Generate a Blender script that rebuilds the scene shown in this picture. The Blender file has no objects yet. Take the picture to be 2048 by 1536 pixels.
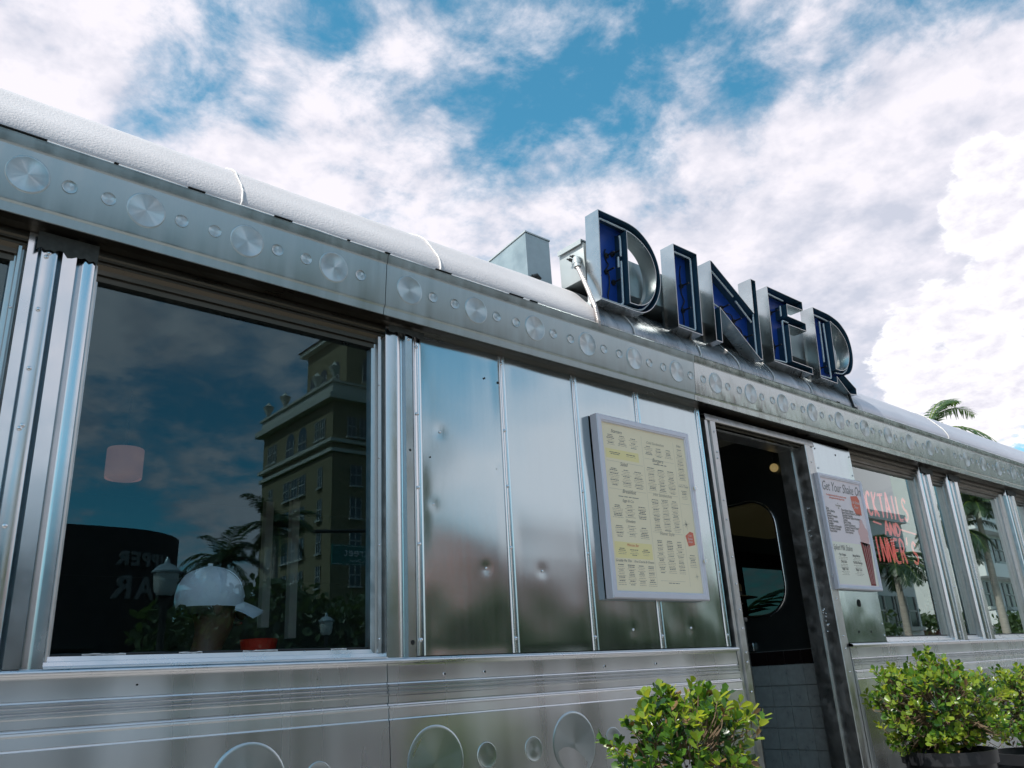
import bpy, bmesh, math, random
from math import pi, sin, cos, radians as rad
from mathutils import Vector as V, Matrix, noise
from mathutils.geometry import tessellate_polygon
random.seed(7)
S = bpy.context.scene
COL = S.collection

# ------------------------------------------------------------------ helpers
class MB:
    def __init__(s): s.v=[]; s.f=[]; s.m=[]; s.uv={}
    def add(s, vs, fs, mi=0, uvs=None):
        o=len(s.v); s.v+= [tuple(p) for p in vs]
        for k,f in enumerate(fs):
            if uvs: s.uv[len(s.f)]=uvs[k]
            s.f.append([i+o for i in f]); s.m.append(mi)
    def box(s, x0,x1,y0,y1,z0,z1, mi=0, b=0.0):
        if b<=0:
            vs=[(x,y,z) for x in (x0,x1) for y in (y0,y1) for z in (z0,z1)]
            s.add(vs,[(0,1,3,2),(4,6,7,5),(0,4,5,1),(2,3,7,6),(0,2,6,4),(1,5,7,3)],mi)
        else:
            bm=bmesh.new(); bmesh.ops.create_cube(bm,size=1)
            for v in bm.verts: v.co=V(((x0+x1)/2+v.co.x*(x1-x0),(y0+y1)/2+v.co.y*(y1-y0),(z0+z1)/2+v.co.z*(z1-z0)))
            bmesh.ops.bevel(bm,geom=bm.edges[:],offset=b,segments=2,profile=.5,affect='EDGES')
            s.bm(bm,mi)
    def bm(s,bm,mi=0,mat=None):
        bm.verts.index_update()
        vs=[(mat@v.co if mat else v.co.copy()) for v in bm.verts]
        s.add(vs,[[v.index for v in f.verts] for f in bm.faces],mi); bm.free()
    def obox(s, c, ax, ay, az, mi=0):      # oriented box: centre + half axes
        c=V(c);ax=V(ax);ay=V(ay);az=V(az)
        vs=[c+i*ax+j*ay+k*az for i in (-1,1) for j in (-1,1) for k in (-1,1)]
        s.add(vs,[(0,1,3,2),(4,6,7,5),(0,4,5,1),(2,3,7,6),(0,2,6,4),(1,5,7,3)],mi)
    def profx(s, prof, x0, x1, n=1, mi=0, f=None):   # profile [(y,z)] swept along x
        k=len(prof); vs=[]
        for i in range(n+1):
            x=x0+(x1-x0)*i/n
            for (y,z) in prof:
                p=V((x,y,z)); 
                if f: p=f(p)
                vs.append(p)
        s.add(vs,[(i*k+j,(i+1)*k+j,(i+1)*k+j+1,i*k+j+1) for i in range(n) for j in range(k-1)],mi)
    def profz(s, prof, z0, z1, n=1, mi=0):   # profile [(x,y)] swept up
        k=len(prof); vs=[(x,y,z0+(z1-z0)*i/n) for i in range(n+1) for (x,y) in prof]
        s.add(vs,[(i*k+j,i*k+j+1,(i+1)*k+j+1,(i+1)*k+j) for i in range(n) for j in range(k-1)],mi)
    def tube(s, pts, r, n=8, mi=0, cap=True):
        pts=[V(p) for p in pts]; rs=r if isinstance(r,(list,tuple)) else [r]*len(pts); o=len(s.v)
        up=None
        for i,p in enumerate(pts):
            t=(pts[min(i+1,len(pts)-1)]-pts[max(i-1,0)])
            if t.length<1e-9: t=V((0,0,1))
            t.normalize()
            if up is None: up=t.orthogonal().normalized()
            up=(up-t*up.dot(t)); up = up.normalized() if up.length>1e-6 else t.orthogonal().normalized()
            w=t.cross(up)
            for a in range(n): s.v.append(tuple(p+(up*cos(2*pi*a/n)+w*sin(2*pi*a/n))*rs[i]))
        for i in range(len(pts)-1):
            for a in range(n):
                b=(a+1)%n; s.f.append([o+i*n+a,o+i*n+b,o+(i+1)*n+b,o+(i+1)*n+a]); s.m.append(mi)
        if cap:
            s.f.append([o+a for a in range(n)][::-1]); s.m.append(mi)
            e=o+(len(pts)-1)*n; s.f.append([e+a for a in range(n)]); s.m.append(mi)
    def lathe(s, prof, c=(0,0,0), n=20, mi=0, ax=None):  # prof [(r,h)]
        c=V(c); o=len(s.v); k=len(prof)
        for i in range(n):
            a=2*pi*i/n
            for (r,h) in prof: s.v.append(tuple(c+V((r*cos(a),r*sin(a),h))))
        for i in range(n):
            j=(i+1)%n
            for q in range(k-1): s.f.append([o+i*k+q,o+j*k+q,o+j*k+q+1,o+i*k+q+1]); s.m.append(mi)
    def poly(s, loops, fn, mi=0, rev=False):   # planar polygon with holes, fn maps (u,v)->xyz
        pl=[[V((u,v,0)) for u,v in L] for L in loops]; tri=tessellate_polygon(pl)
        flat=[fn(p.x,p.y) for L in pl for p in L]
        s.add(flat,[t[::-1] if rev else t for t in tri],mi)
    def build(s, name, mats, parent=None, smooth=None, loc=None, **kw):
        me=bpy.data.meshes.new(name); me.from_pydata(s.v,[],s.f); me.update()
        if not isinstance(mats,(list,tuple)): mats=[mats]
        for m in mats: me.materials.append(m)
        if len(mats)>1: me.polygons.foreach_set('material_index',s.m)
        if s.uv:
            ul=me.uv_layers.new(name='UVMap')
            for fi,uv in s.uv.items():
                for li,c in zip(me.polygons[fi].loop_indices,uv): ul.data[li].uv=c
        if smooth is not None:
            me.polygons.foreach_set('use_smooth',[True]*len(me.polygons)); me.set_sharp_from_angle(angle=rad(smooth))
        o=bpy.data.objects.new(name,me); COL.objects.link(o)
        if parent is not None:
            o.parent=parent
            if parent.type=='EMPTY': o.matrix_parent_inverse=Matrix.Translation(-parent_world(parent))
        for k,v in kw.items(): o[k]=v
        return o
def parent_world(o):
    # every Empty used as a thing root only carries a translation
    p=V((0,0,0)); q=o
    while q is not None:
        if q.type=='EMPTY': p+=q.location
        q=q.parent
    return p
def thing(name,label,cat,loc=(0,0,0),group=None):
    o=bpy.data.objects.new(name,None); COL.objects.link(o); o.location=loc; o.empty_display_size=.1
    o['label']=label; o['category']=cat
    if group: o['group']=group
    return o
def tag(o,label,cat,group=None):
    o['label']=label; o['category']=cat
    if group: o['group']=group
    return o
def struct(o): o['kind']='structure'; return o

# ------------------------------------------------------------------ materials
def mat(name, col=(.5,.5,.5), rough=.5, metal=0., spec=.5, nz=0., nscale=8., bump=0., bscale=60., col2=None, emit=None, es=1., coord='Object', trans=0., detail=4., rnz=0., aniso=0., coat=0., stretch=None):
    m=bpy.data.materials.new(name); m.use_nodes=True; nt=m.node_tree; N=nt.nodes; L=nt.links
    b=N['Principled BSDF']; b.inputs['Base Color'].default_value=(*col,1); b.inputs['Roughness'].default_value=rough
    b.inputs['Metallic'].default_value=metal; b.inputs['Specular IOR Level'].default_value=spec
    if aniso: b.inputs['Anisotropic'].default_value=aniso
    if coat: b.inputs['Coat Weight'].default_value=coat
    if emit: b.inputs['Emission Color'].default_value=(*emit,1); b.inputs['Emission Strength'].default_value=es
    tc=N.new('ShaderNodeTexCoord'); src=tc.outputs[coord]
    if stretch:
        mp=N.new('ShaderNodeMapping'); mp.inputs['Scale'].default_value=stretch; L.new(src,mp.inputs[0]); src=mp.outputs[0]
    if nz or col2 or rnz:
        n=N.new('ShaderNodeTexNoise'); n.inputs['Scale'].default_value=nscale; n.inputs['Detail'].default_value=detail; n.inputs['Roughness'].default_value=.6
        L.new(src,n.inputs['Vector'])
        r=N.new('ShaderNodeMapRange'); r.inputs[1].default_value=.3; r.inputs[2].default_value=.7; L.new(n.outputs[0],r.inputs[0])
        if nz or col2:
            c2=col2 or tuple(c*(1-nz) for c in col)
            mx=N.new('ShaderNodeMix'); mx.data_type='RGBA'; mx.inputs[6].default_value=(*c2,1); mx.inputs[7].default_value=(*col,1)
            L.new(r.outputs[0],mx.inputs[0]); L.new(mx.outputs[2],b.inputs['Base Color'])
        if rnz:
            rr=N.new('ShaderNodeMapRange'); rr.inputs[3].default_value=max(.02,rough-rnz); rr.inputs[4].default_value=rough+rnz
            L.new(r.outputs[0],rr.inputs[0]); L.new(rr.outputs[0],b.inputs['Roughness'])
    if bump:
        n=N.new('ShaderNodeTexNoise'); n.inputs['Scale'].default_value=bscale; n.inputs['Detail'].default_value=3
        L.new(src,n.inputs['Vector'])
        bp=N.new('ShaderNodeBump'); bp.inputs['Strength'].default_value=1; bp.inputs['Distance'].default_value=bump
        L.new(n.outputs[0],bp.inputs['Height']); L.new(bp.outputs[0],b.inputs['Normal'])
    return m
def glassmat(name, tint, k=1.6, base=.02, refl=(1,1,1)):
    m=bpy.data.materials.new(name); m.use_nodes=True; nt=m.node_tree; N=nt.nodes; L=nt.links; N.remove(N['Principled BSDF'])
    out=N['Material Output']; t=N.new('ShaderNodeBsdfTransparent'); t.inputs[0].default_value=(*tint,1)
    g=N.new('ShaderNodeBsdfGlossy'); g.inputs['Roughness'].default_value=0.0; g.inputs['Color'].default_value=(*refl,1)
    lw=N.new('ShaderNodeLayerWeight'); lw.inputs[0].default_value=.5
    pw=N.new('ShaderNodeMath'); pw.operation='POWER'; pw.inputs[1].default_value=5; L.new(lw.outputs['Facing'],pw.inputs[0])
    ma=N.new('ShaderNodeMath'); ma.operation='MULTIPLY_ADD'; ma.use_clamp=True; ma.inputs[1].default_value=k; ma.inputs[2].default_value=base
    L.new(pw.outputs[0],ma.inputs[0]); mx=N.new('ShaderNodeMixShader'); L.new(ma.outputs[0],mx.inputs[0]); L.new(t.outputs[0],mx.inputs[1]); L.new(g.outputs[0],mx.inputs[2])
    L.new(mx.outputs[0],out.inputs[0]); return m
def leafmat(name,col,col2,rough=.35,tr=.35,trc=None):
    m=mat(name,col,rough,nz=.3,col2=col2,nscale=9,coord='Object')
    nt=m.node_tree;N=nt.nodes;L=nt.links;b=N['Principled BSDF']; out=N['Material Output']
    t=N.new('ShaderNodeBsdfTranslucent'); t.inputs[0].default_value=(*(trc or (col[0]*1.6,col[1]*1.5,col[2]*.6)),1)
    mx=N.new('ShaderNodeMixShader'); mx.inputs[0].default_value=tr
    L.new(b.outputs[0],mx.inputs[1]); L.new(t.outputs[0],mx.inputs[2]); L.new(mx.outputs[0],out.inputs[0]); return m

M={}
M['steel']=mat('polished_steel',(.47,.56,.585),.14,1,rnz=.02,nscale=2,nz=.05,bump=.00006,bscale=40,stretch=(14,1,.5))
M['steel_pil']=mat('pilaster_steel',(.66,.69,.71),.22,1,rnz=.06,nscale=5,nz=.06)
M['frieze']=mat('brushed_frieze_steel',(.43,.50,.515),.37,1,rnz=.09,nscale=5,nz=.20,stretch=(4,1,.35),detail=5)
M['frieze_wavy']=mat('dented_frieze_steel',(.47,.52,.525),.24,1,rnz=.08,nscale=6,nz=.24,bump=.0075,bscale=6,stretch=(1,1,.6))
M['belt']=mat('belt_steel',(.72,.74,.76),.30,1,rnz=.07,nscale=3,nz=.16,detail=2,stretch=(1.6,1,.12))
M['frame']=mat('window_aluminium',(.58,.60,.60),.38,1,rnz=.1,nscale=20,nz=.2)
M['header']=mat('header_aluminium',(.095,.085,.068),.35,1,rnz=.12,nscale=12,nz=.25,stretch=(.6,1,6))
M['ledge']=mat('ledge_aluminium',(.74,.76,.79),.32,1,rnz=.1,nscale=12,nz=.12)
M['roof']=mat('stucco_roof_paint',(.64,.605,.61),.55,.12,nz=.10,nscale=4,bump=.0018,bscale=150)
M['roof2']=mat('smooth_roof_paint',(.56,.57,.62),.42,.55,nz=.08,nscale=3,bump=.0018,bscale=70)
M['roof3']=mat('streaked_shaded_roof',(.42,.46,.50),.30,.75,nz=.1,nscale=5,col2=(.11,.135,.15),bump=.002,bscale=50,stretch=(2.6,.35,.35),detail=6,rnz=.1)  # streaks over a dark tone that holds the sign's shade
M['seal']=mat('roof_sealant',(.66,.64,.63),.5,.1,bump=.002,bscale=60)
M['dark']=mat('dark_gap',(.01,.012,.012),.8)
M['rivet']=mat('rivet_steel',(.75,.76,.78),.25,1)
M['dark_mottle']=mat('mottled_dark',(.05,.055,.05),.7,.2,nz=.5,nscale=40)
M['letter']=mat('letter_steel',(.56,.58,.58),.24,1,rnz=.08,nscale=4,nz=.22)
M['letter_in']=mat('letter_inner_paint',(.025,.075,.12),.30,.15,nz=.2,nscale=10)
M['blue']=mat('letter_blue_paint',(.014,.08,.43),.45,0,nz=.25,nscale=14,detail=6,rnz=.15)
M['glass_rear']=glassmat('rear_window_glass',(.018,.035,.035),1,.02)
M['neon_off']=mat('unlit_neon_glass',(.42,.52,.56),.12,0,spec=.9,coat=.6)
M['rubber']=mat('black_rubber',(.015,.017,.018),.5)
M['galv']=mat('galvanised_sheet',(.40,.48,.50),.45,.6,nz=.25,nscale=9,rnz=.1)
M['galv2']=mat('pale_box_paint',(.52,.56,.56),.5,.4,nz=.12,nscale=7)
M['conduit']=mat('conduit_metal',(.60,.55,.53),.4,.7,nz=.2,nscale=60)
M['glass']=glassmat('window_glass',(.95,.97,.97),1.8,.10,(.52,.80,.92))
M['glass2']=glassmat('bright_window_glass',(.72,.78,.78),3.0,.16,(.9,1,.98))
M['case']=mat('menu_case_frame',(.68,.68,.76),.38,.1,nz=.05,nscale=20)
M['paper']=mat('menu_paper',(.97,.84,.60),.75,nz=.04,nscale=4)
M['paper_y']=mat('menu_yellow',(.94,.80,.40),.75)
M['ink']=mat('menu_ink',(.24,.21,.19),.8)
M['ink2']=mat('menu_faded_ink',(.42,.36,.28),.8)
M['line']=mat('menu_rule',(.55,.49,.38),.8)
M['coral']=mat('coral_print',(.75,.20,.13),.7)
M['white']=mat('white_paint',(.78,.76,.74),.6)
M['poster']=mat('poster_pink_paper',(.92,.80,.81),.7,nz=.04,nscale=3)
M['poster_c']=mat('poster_cream_paper',(.92,.87,.74),.7)
M['pink']=mat('poster_pink_cream',(.78,.50,.48),.7)
M['cherry']=mat('poster_cherry_shake',(.28,.045,.035),.7,nz=.3,nscale=40)
M['neon']=mat('coral_neon_tube',(.75,.14,.11),.4,emit=(1,.25,.24),es=.55)
M['tile']=mat('grey_wall_tile',(.34,.385,.39),.35,nz=.25,nscale=30,rnz=.1)
M['tile_b']=mat('black_wall_tile',(.012,.008,.009),.2)
M['grout']=mat('tile_grout',(.28,.29,.29),.8)
M['wallin']=mat('interior_steel',(.10,.12,.125),.35,.85,nz=.3,nscale=3)
M['ceilin']=mat('interior_ceiling',(.16,.17,.14),.7)
M['floorin']=mat('interior_floor',(.06,.05,.05),.4)
M['brown']=mat('brown_vinyl',(.05,.035,.03),.4)

# leaves
M['lf1']=leafmat('leaf_green',(.085,.19,.025),(.05,.13,.02),.3,.40,(.24,.44,.035))
M['lf2']=leafmat('leaf_young',(.26,.34,.04),(.14,.25,.03),.33,.45,(.55,.62,.05))
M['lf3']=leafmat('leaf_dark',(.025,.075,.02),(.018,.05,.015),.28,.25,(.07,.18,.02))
M['lf4']=leafmat('leaf_brown',(.22,.13,.05),(.15,.09,.04),.6,.2,(.25,.15,.05))
M['twig']=mat('twig_bark',(.20,.14,.09),.8,nz=.3,nscale=60)
M['pot']=mat('black_plastic_pot',(.016,.017,.02),.42)
M['palmleaf']=leafmat('palm_leaflet',(.06,.115,.035),(.03,.075,.03),.4,.35,(.14,.24,.04))
M['palmleaf_d']=leafmat('palm_leaflet_dark',(.03,.065,.025),(.018,.045,.02),.4,.25,(.07,.13,.03))
M['palmtrunk']=mat('palm_trunk_bark',(.42,.38,.33),.9,nz=.35,nscale=12,stretch=(.3,.3,3))
M['treeleaf']=leafmat('tree_leaf',(.075,.115,.05),(.04,.075,.035),.5,.3,(.10,.17,.03))

# setting materials
M['asphalt']=mat('asphalt',(.055,.055,.057),.85,nz=.3,nscale=3,bump=.002,bscale=200)
M['side']=mat('sidewalk_concrete',(.27,.25,.245),.85,nz=.15,nscale=2)
M['terr']=mat('terrace_concrete',(.36,.34,.32),.85,nz=.2,nscale=3)
M['curb']=mat('kerb_concrete',(.45,.43,.41),.85)
M['grass']=mat('lawn',(.05,.10,.03),.9,nz=.4,nscale=8)
M['tower']=mat('tower_stucco',(.22,.19,.11),.85,nz=.10,nscale=.4)
M['trim']=mat('tower_trim',(.46,.46,.41),.8)
M['win']=mat('far_window_glass',(.03,.035,.04),.15,0,spec=.8)
M['winw']=mat('window_white_frame',(.42,.43,.41),.7)
M['blk']=mat('dark_painted_wall',(.022,.018,.018),.75,nz=.2,nscale=.8)
M['blk_sign']=mat('bar_sign_letters',(.20,.19,.18),.6)
M['pinkw']=mat('pink_building_stucco',(.62,.26,.23),.85,nz=.12,nscale=.3)
M['whitew']=mat('white_building_stucco',(.72,.74,.74),.85,nz=.06,nscale=.3)
M['green_sign']=mat('street_sign_green',(.02,.16,.13),.5)
M['pole']=mat('dark_lamp_post',(.03,.032,.03),.5,.3)
M['lampglass']=mat('lamp_frosted_glass',(.55,.58,.54),.35)
M['shade']=mat('pink_lamp_shade',(.45,.30,.28),.7,emit=(1,.50,.42),es=.075)
M['cove_glow']=mat('glowing_olive_cove',(.08,.075,.04),.8,emit=(.55,.50,.20),es=.010)  # for the ceiling bulkhead, which is made to glow slightly
M['globe']=mat('lit_globe',(.6,.5,.3),.5,emit=(1,.72,.28),es=.18)

# ------------------------------------------------------------------ camera
R=[[0.7575649894729339,0.18202319844033507,0.6268674835676389],[-0.6504374199395484,0.29143164456590237,0.7014262322496907],[-0.05501317539696379,-0.939114024906009,0.3391731103103236]]
cam=bpy.data.cameras.new('camera'); co=bpy.data.objects.new('camera',cam); COL.objects.link(co)
cam.sensor_width=36; cam.lens=1644.2/2048*36; cam.clip_start=.05; cam.clip_end=3000
mw=Matrix.Identity(4)
for i in range(3):
    mw[i][0]=R[i][0]; mw[i][1]=-R[i][1]; mw[i][2]=-R[i][2]
mw.translation=V((0,-2.2,1.6)); co.matrix_world=mw; S.camera=co

# ------------------------------------------------------------------ world + sun
SUN=V((-.56,.02,.82)).normalized()
w=bpy.data.worlds.new('World'); S.world=w; w.use_nodes=True; nt=w.node_tree; N=nt.nodes; L=nt.links
bg=N['Background']; sky=N.new('ShaderNodeTexSky'); sky.sky_type='NISHITA'; sky.sun_disc=False
sky.sun_elevation=math.asin(SUN.z); sky.sun_rotation=math.atan2(SUN.x,SUN.y); sky.air_density=1.0; sky.dust_density=.6; sky.ozone_density=2.0
tc=N.new('ShaderNodeTexCoord'); D=tc.outputs['Generated']
def math_(op,a,b=None,c=None,clamp=False):
    n=N.new('ShaderNodeMath'); n.operation=op; n.use_clamp=clamp
    for i,x in enumerate((a,b,c)):
        if x is None: continue
        if isinstance(x,(int,float)): n.inputs[i].default_value=x
        else: L.new(x,n.inputs[i])
    return n.outputs[0]
sep=N.new('ShaderNodeSeparateXYZ'); L.new(D,sep.inputs[0])
zc=math_('MAXIMUM',sep.outputs[2],0.0); den=math_('ADD',zc,.28)
cmb=N.new('ShaderNodeCombineXYZ'); L.new(math_('DIVIDE',sep.outputs[0],den),cmb.inputs[0]); L.new(math_('DIVIDE',sep.outputs[1],den),cmb.inputs[1]); L.new(math_('MULTIPLY',zc,.6),cmb.inputs[2])
def ns(scale,detail,rough,src=None,dist=0.,off=(0,0,0)):
    mp=N.new('ShaderNodeMapping'); mp.inputs['Location'].default_value=off; L.new(src or cmb.outputs[0],mp.inputs[0])
    n=N.new('ShaderNodeTexNoise'); n.inputs['Scale'].default_value=scale; n.inputs['Detail'].default_value=detail; n.inputs['Roughness'].default_value=rough; n.inputs['Distortion'].default_value=dist
    L.new(mp.outputs[0],n.inputs['Vector']); return n.outputs[0]
def raydir(u,v,back=False):   # direction seen at a picture position; used only to choose where clouds sit on the sky
    d=V((u-1024,v-768,1644.2)); q=V([sum(R[i][j]*d[j] for j in range(3)) for i in range(3)]).normalized()
    if back: q.y=-q.y
    return q
# (u, v, angular radius deg, amplitude, behind)
BL=[(90,150,13,.22,0),(480,60,9,.02,0),(700,300,10,.16,0),(950,330,9,.14,0),(1420,430,11,.16,0),(1250,500,9,.12,0),(1700,650,12,.20,0),(1600,380,9,.07,0),
    (1950,330,6,.18,0),(1850,640,6,.18,0),(1900,60,9,.01,0),(1700,200,8,.05,0),(40,340,9,.16,0),(800,100,6,.03,0),
    (1300,30,9,-.08,0),(380,110,5,-.08,0),(620,130,6,-.08,0),(560,70,4,-.12,0),(400,60,3.5,-.10,0),(660,180,3.5,-.12,0),(760,90,4,-.10,0),(1250,240,4,-.08,0),(350,190,3,-.10,0),(880,180,3,-.08,0),(300,260,3,-.08,0),(1150,190,4,-.16,0),(1480,110,6,-.09,0),(1010,255,3.0,-.14,0),(240,235,3,-.10,0),(920,30,4,-.08,0),(560,250,2.0,-.16,0),(1560,220,5,-.06,0),
    (500,620,11,.09,1),(250,600,7,.08,1),(620,1060,6,.26,1),(470,1030,4,.20,1),(330,900,9,-.16,1),(200,960,9,-.10,1),(880,690,5,.06,1),(1050,800,6,-.12,1),(880,800,4,-.10,1),(900,930,5,.16,1),(1080,980,5,.16,1),(930,1060,4,-.10,1),(1150,860,4,.1,1),(1400,960,8,.10,1),(1750,980,8,.16,1),(130,700,8,.16,1),(0,900,9,.14,1),(120,560,7,.12,1),(700,560,9,-.08,1),(1050,620,7,-.06,1)]
acc=None
EXTRA=[((-1,-.25,.25),24,.22),((-1,.4,.3),22,.15),((1,-.55,.30),20,.20),((.95,.1,.2),14,.12)]
for (u,v,r,a,bk) in BL:
    d=raydir(u,v,bool(bk)); n=N.new('ShaderNodeVectorMath'); n.operation='DOT_PRODUCT'; L.new(D,n.inputs[0]); n.inputs[1].default_value=d
    k=1/(1-cos(rad(r)))
    e=math_('EXPONENT',math_('MULTIPLY',math_('SUBTRACT',n.outputs['Value'],1.0),k*1.0))
    acc=math_('MULTIPLY_ADD',e,a*(.60 if not bk else .8),acc if acc is not None else 0.0)
for (dv,r,a) in EXTRA:
    n=N.new('ShaderNodeVectorMath'); n.operation='DOT_PRODUCT'; L.new(D,n.inputs[0]); n.inputs[1].default_value=V(dv).normalized()
    acc=math_('MULTIPLY_ADD',math_('EXPONENT',math_('MULTIPLY',math_('SUBTRACT',n.outputs['Value'],1.0),1/(1-cos(rad(r))))),a,acc)
n1=ns(3.6,9,.64,dist=.12,off=(3.1,1.7,0)); n2=ns(9.0,8,.60,dist=.3,off=(1,5,2)); nb=ns(1.1,3,.5,off=(8,2,1))
dens=math_('ADD',math_('ADD',math_('MULTIPLY',n1,.68),math_('MULTIPLY',n2,.42)),-.034)
dens=math_('ADD',dens,acc)
mr=N.new('ShaderNodeMapRange'); mr.interpolation_type='SMOOTHSTEP'; mr.inputs[1].default_value=.45; mr.inputs[2].default_value=.665; L.new(dens,mr.inputs[0])
hz=N.new('ShaderNodeMapRange'); hz.interpolation_type='SMOOTHSTEP'; hz.inputs[1].default_value=.15; hz.inputs[2].default_value=-.02; L.new(sep.outputs[2],hz.inputs[0])
cov=math_('MAXIMUM',math_('MULTIPLY',mr.outputs[0],.97),math_('MULTIPLY',hz.outputs[0],.85))
# cloud shade: denser parts a little greyer lavender; brighter puffs
n2s=ns(10.5,5,.6,dist=.25,off=(1.035,5.0,2)); n1s=ns(3.6,5,.6,dist=.12,off=(3.17,1.7,0)); n1b=ns(3.6,5,.6,dist=.12,off=(3.1,1.7,0)); n2b=ns(10.5,5,.6,dist=.25,off=(1,5,2))
relief=math_('ADD',math_('MULTIPLY',math_('SUBTRACT',n2b,n2s),.32),math_('MULTIPLY',math_('SUBTRACT',n1b,n1s),.4))
greyd=None
for (u,v,r,a) in ((1650,560,12,.055),(1820,500,6,.10),(1740,720,6,.08),(1560,760,9,.06),(1780,250,8,.07),(1350,330,6,.03),(700,380,8,.02),(480,330,5,.03)):
    n=N.new('ShaderNodeVectorMath'); n.operation='DOT_PRODUCT'; L.new(D,n.inputs[0]); n.inputs[1].default_value=raydir(u,v)
    e=math_('EXPONENT',math_('MULTIPLY',math_('SUBTRACT',n.outputs['Value'],1.0),1/(1-cos(rad(r))))); greyd=math_('MULTIPLY_ADD',e,a,greyd if greyd is not None else 0.0)
sh=math_('SUBTRACT',math_('ADD',math_('ADD',math_('MULTIPLY',ns(5.5,5,.6,dist=.2,off=(6,3,4)),.45),math_('MULTIPLY',dens,.62)),relief),greyd); mr2=N.new('ShaderNodeMapRange'); mr2.inputs[1].default_value=.44; mr2.inputs[2].default_value=.66; L.new(sh,mr2.inputs[0])
cc=N.new('ShaderNodeMix'); cc.data_type='RGBA'; cc.inputs[6].default_value=(.58,.60,.70,1); cc.inputs[7].default_value=(.90,.86,.92,1); L.new(mr2.outputs[0],cc.inputs[0])
# cumulus heads at the right: crisp, bright
def blobmask(lst,sharp=1.0):
    a=None
    for (u,v,r) in lst:
        d=raydir(u,v); n=N.new('ShaderNodeVectorMath'); n.operation='DOT_PRODUCT'; L.new(D,n.inputs[0]); n.inputs[1].default_value=d
        e=math_('EXPONENT',math_('MULTIPLY',math_('SUBTRACT',n.outputs['Value'],1.0),1/(1-cos(rad(r)))))
        a=e if a is None else math_('MAXIMUM',a,e)
    return a
cm=blobmask([(2010,420,3.8),(1975,330,2.0),(1925,420,1.6),(1890,625,2.4),(1830,670,2.2),(1960,660,2.8),(1850,760,3.0),(2030,560,3.2),(1960,800,3.5),(2040,760,3.4),(1800,700,1.5),(2060,330,2.4)])
cns=ns(15,5,.6,dist=.15,off=(2.022,2.0,2)); cn=ns(15,7,.62,dist=.15,off=(2,2,2)); cn2=ns(6,5,.6,off=(9,1,3)); cd=math_('ADD',cm,math_('ADD',math_('MULTIPLY',math_('SUBTRACT',cn,.5),1.1),math_('MULTIPLY',math_('SUBTRACT',cn2,.5),.6)))
mr3=N.new('ShaderNodeMapRange'); mr3.interpolation_type='SMOOTHSTEP'; mr3.inputs[1].default_value=.37; mr3.inputs[2].default_value=.52; L.new(cd,mr3.inputs[0])
cumA=mr3.outputs[0]
mr4=N.new('ShaderNodeMapRange'); mr4.inputs[1].default_value=.25; mr4.inputs[2].default_value=.80; L.new(math_('SUBTRACT',math_('MULTIPLY',cd,.55),math_('MULTIPLY',math_('SUBTRACT',cn,cns),1.9)),mr4.inputs[0])
cumC=N.new('ShaderNodeMix'); cumC.data_type='RGBA'; cumC.inputs[7].default_value=(.74,.72,.81,1); cumC.inputs[6].default_value=(1.0,.98,1.01,1); L.new(mr4.outputs[0],cumC.inputs[0])
# sky blue: Nishita, tinted slightly towards cyan
tint=N.new('ShaderNodeMix'); tint.data_type='RGBA'; tint.blend_type='MULTIPLY'; tint.inputs[0].default_value=1; tint.inputs[7].default_value=(.50,1.26,1.18,1); L.new(sky.outputs[0],tint.inputs[6])
bg.inputs['Strength'].default_value=.14; L.new(tint.outputs[2],bg.inputs['Color'])
bg2=N.new('ShaderNodeBackground'); bg2.inputs['Strength'].default_value=1.0
m1=N.new('ShaderNodeMix'); m1.data_type='RGBA'; L.new(cumA,m1.inputs[0]); L.new(cc.outputs[2],m1.inputs[6]); L.new(cumC.outputs[2],m1.inputs[7]); L.new(m1.outputs[2],bg2.inputs['Color'])
fac=math_('MAXIMUM',cov,cumA)
mxs=N.new('ShaderNodeMixShader'); L.new(fac,mxs.inputs[0]); L.new(bg.outputs[0],mxs.inputs[1]); L.new(bg2.outputs[0],mxs.inputs[2]); L.new(mxs.outputs[0],N['World Output'].inputs[0])
sl=bpy.data.lights.new('sun','SUN'); sl.energy=4.8; sl.angle=rad(.6); sl.color=(1,.95,.88)
so=bpy.data.objects.new('sun',sl); COL.objects.link(so); so.rotation_euler=SUN.to_track_quat('Z','Y').to_euler()
S.view_settings.view_transform='Standard'; S.view_settings.look='None'; S.view_settings.exposure=.17; S.view_settings.gamma=1
S.render.engine='CYCLES'; S.cycles.max_bounces=9; S.cycles.glossy_bounces=5; S.cycles.transparent_max_bounces=12; S.cycles.caustics_reflective=False; S.cycles.caustics_refractive=False
S.cycles.use_denoising=True; S.cycles.sample_clamp_indirect=6

def text(body,size,mats,name,parent=None,ext=0.,shear=0.,spacing=1.,align='LEFT',M4=None,bold=0.):
    c=bpy.data.curves.new('t','FONT'); c.body=body; c.size=size; c.extrude=ext; c.shear=shear; c.space_character=spacing; c.align_x=align; c.offset=bold; c.resolution_u=3
    o=bpy.data.objects.new('t',c); COL.objects.link(o); bpy.context.view_layer.update()
    me=bpy.data.meshes.new_from_object(o.evaluated_get(bpy.context.evaluated_depsgraph_get())); bpy.data.objects.remove(o); bpy.data.curves.remove(c)
    me.name=name; me.transform(M4); me.materials.clear(); me.materials.append(mats)
    return me
def text_into(mb,body,size,mi,M4,**k):
    me=text(body,size,M['ink'],'t',M4=M4,**k)
    mb.add([v.co for v in me.vertices],[list(p.vertices) for p in me.polygons],mi); bpy.data.meshes.remove(me)
def wallM(x,y,z):      # text lying on a wall that faces -y, readable from -y
    return Matrix.Translation((x,y,z))@Matrix.Rotation(pi/2,4,'X')

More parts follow.
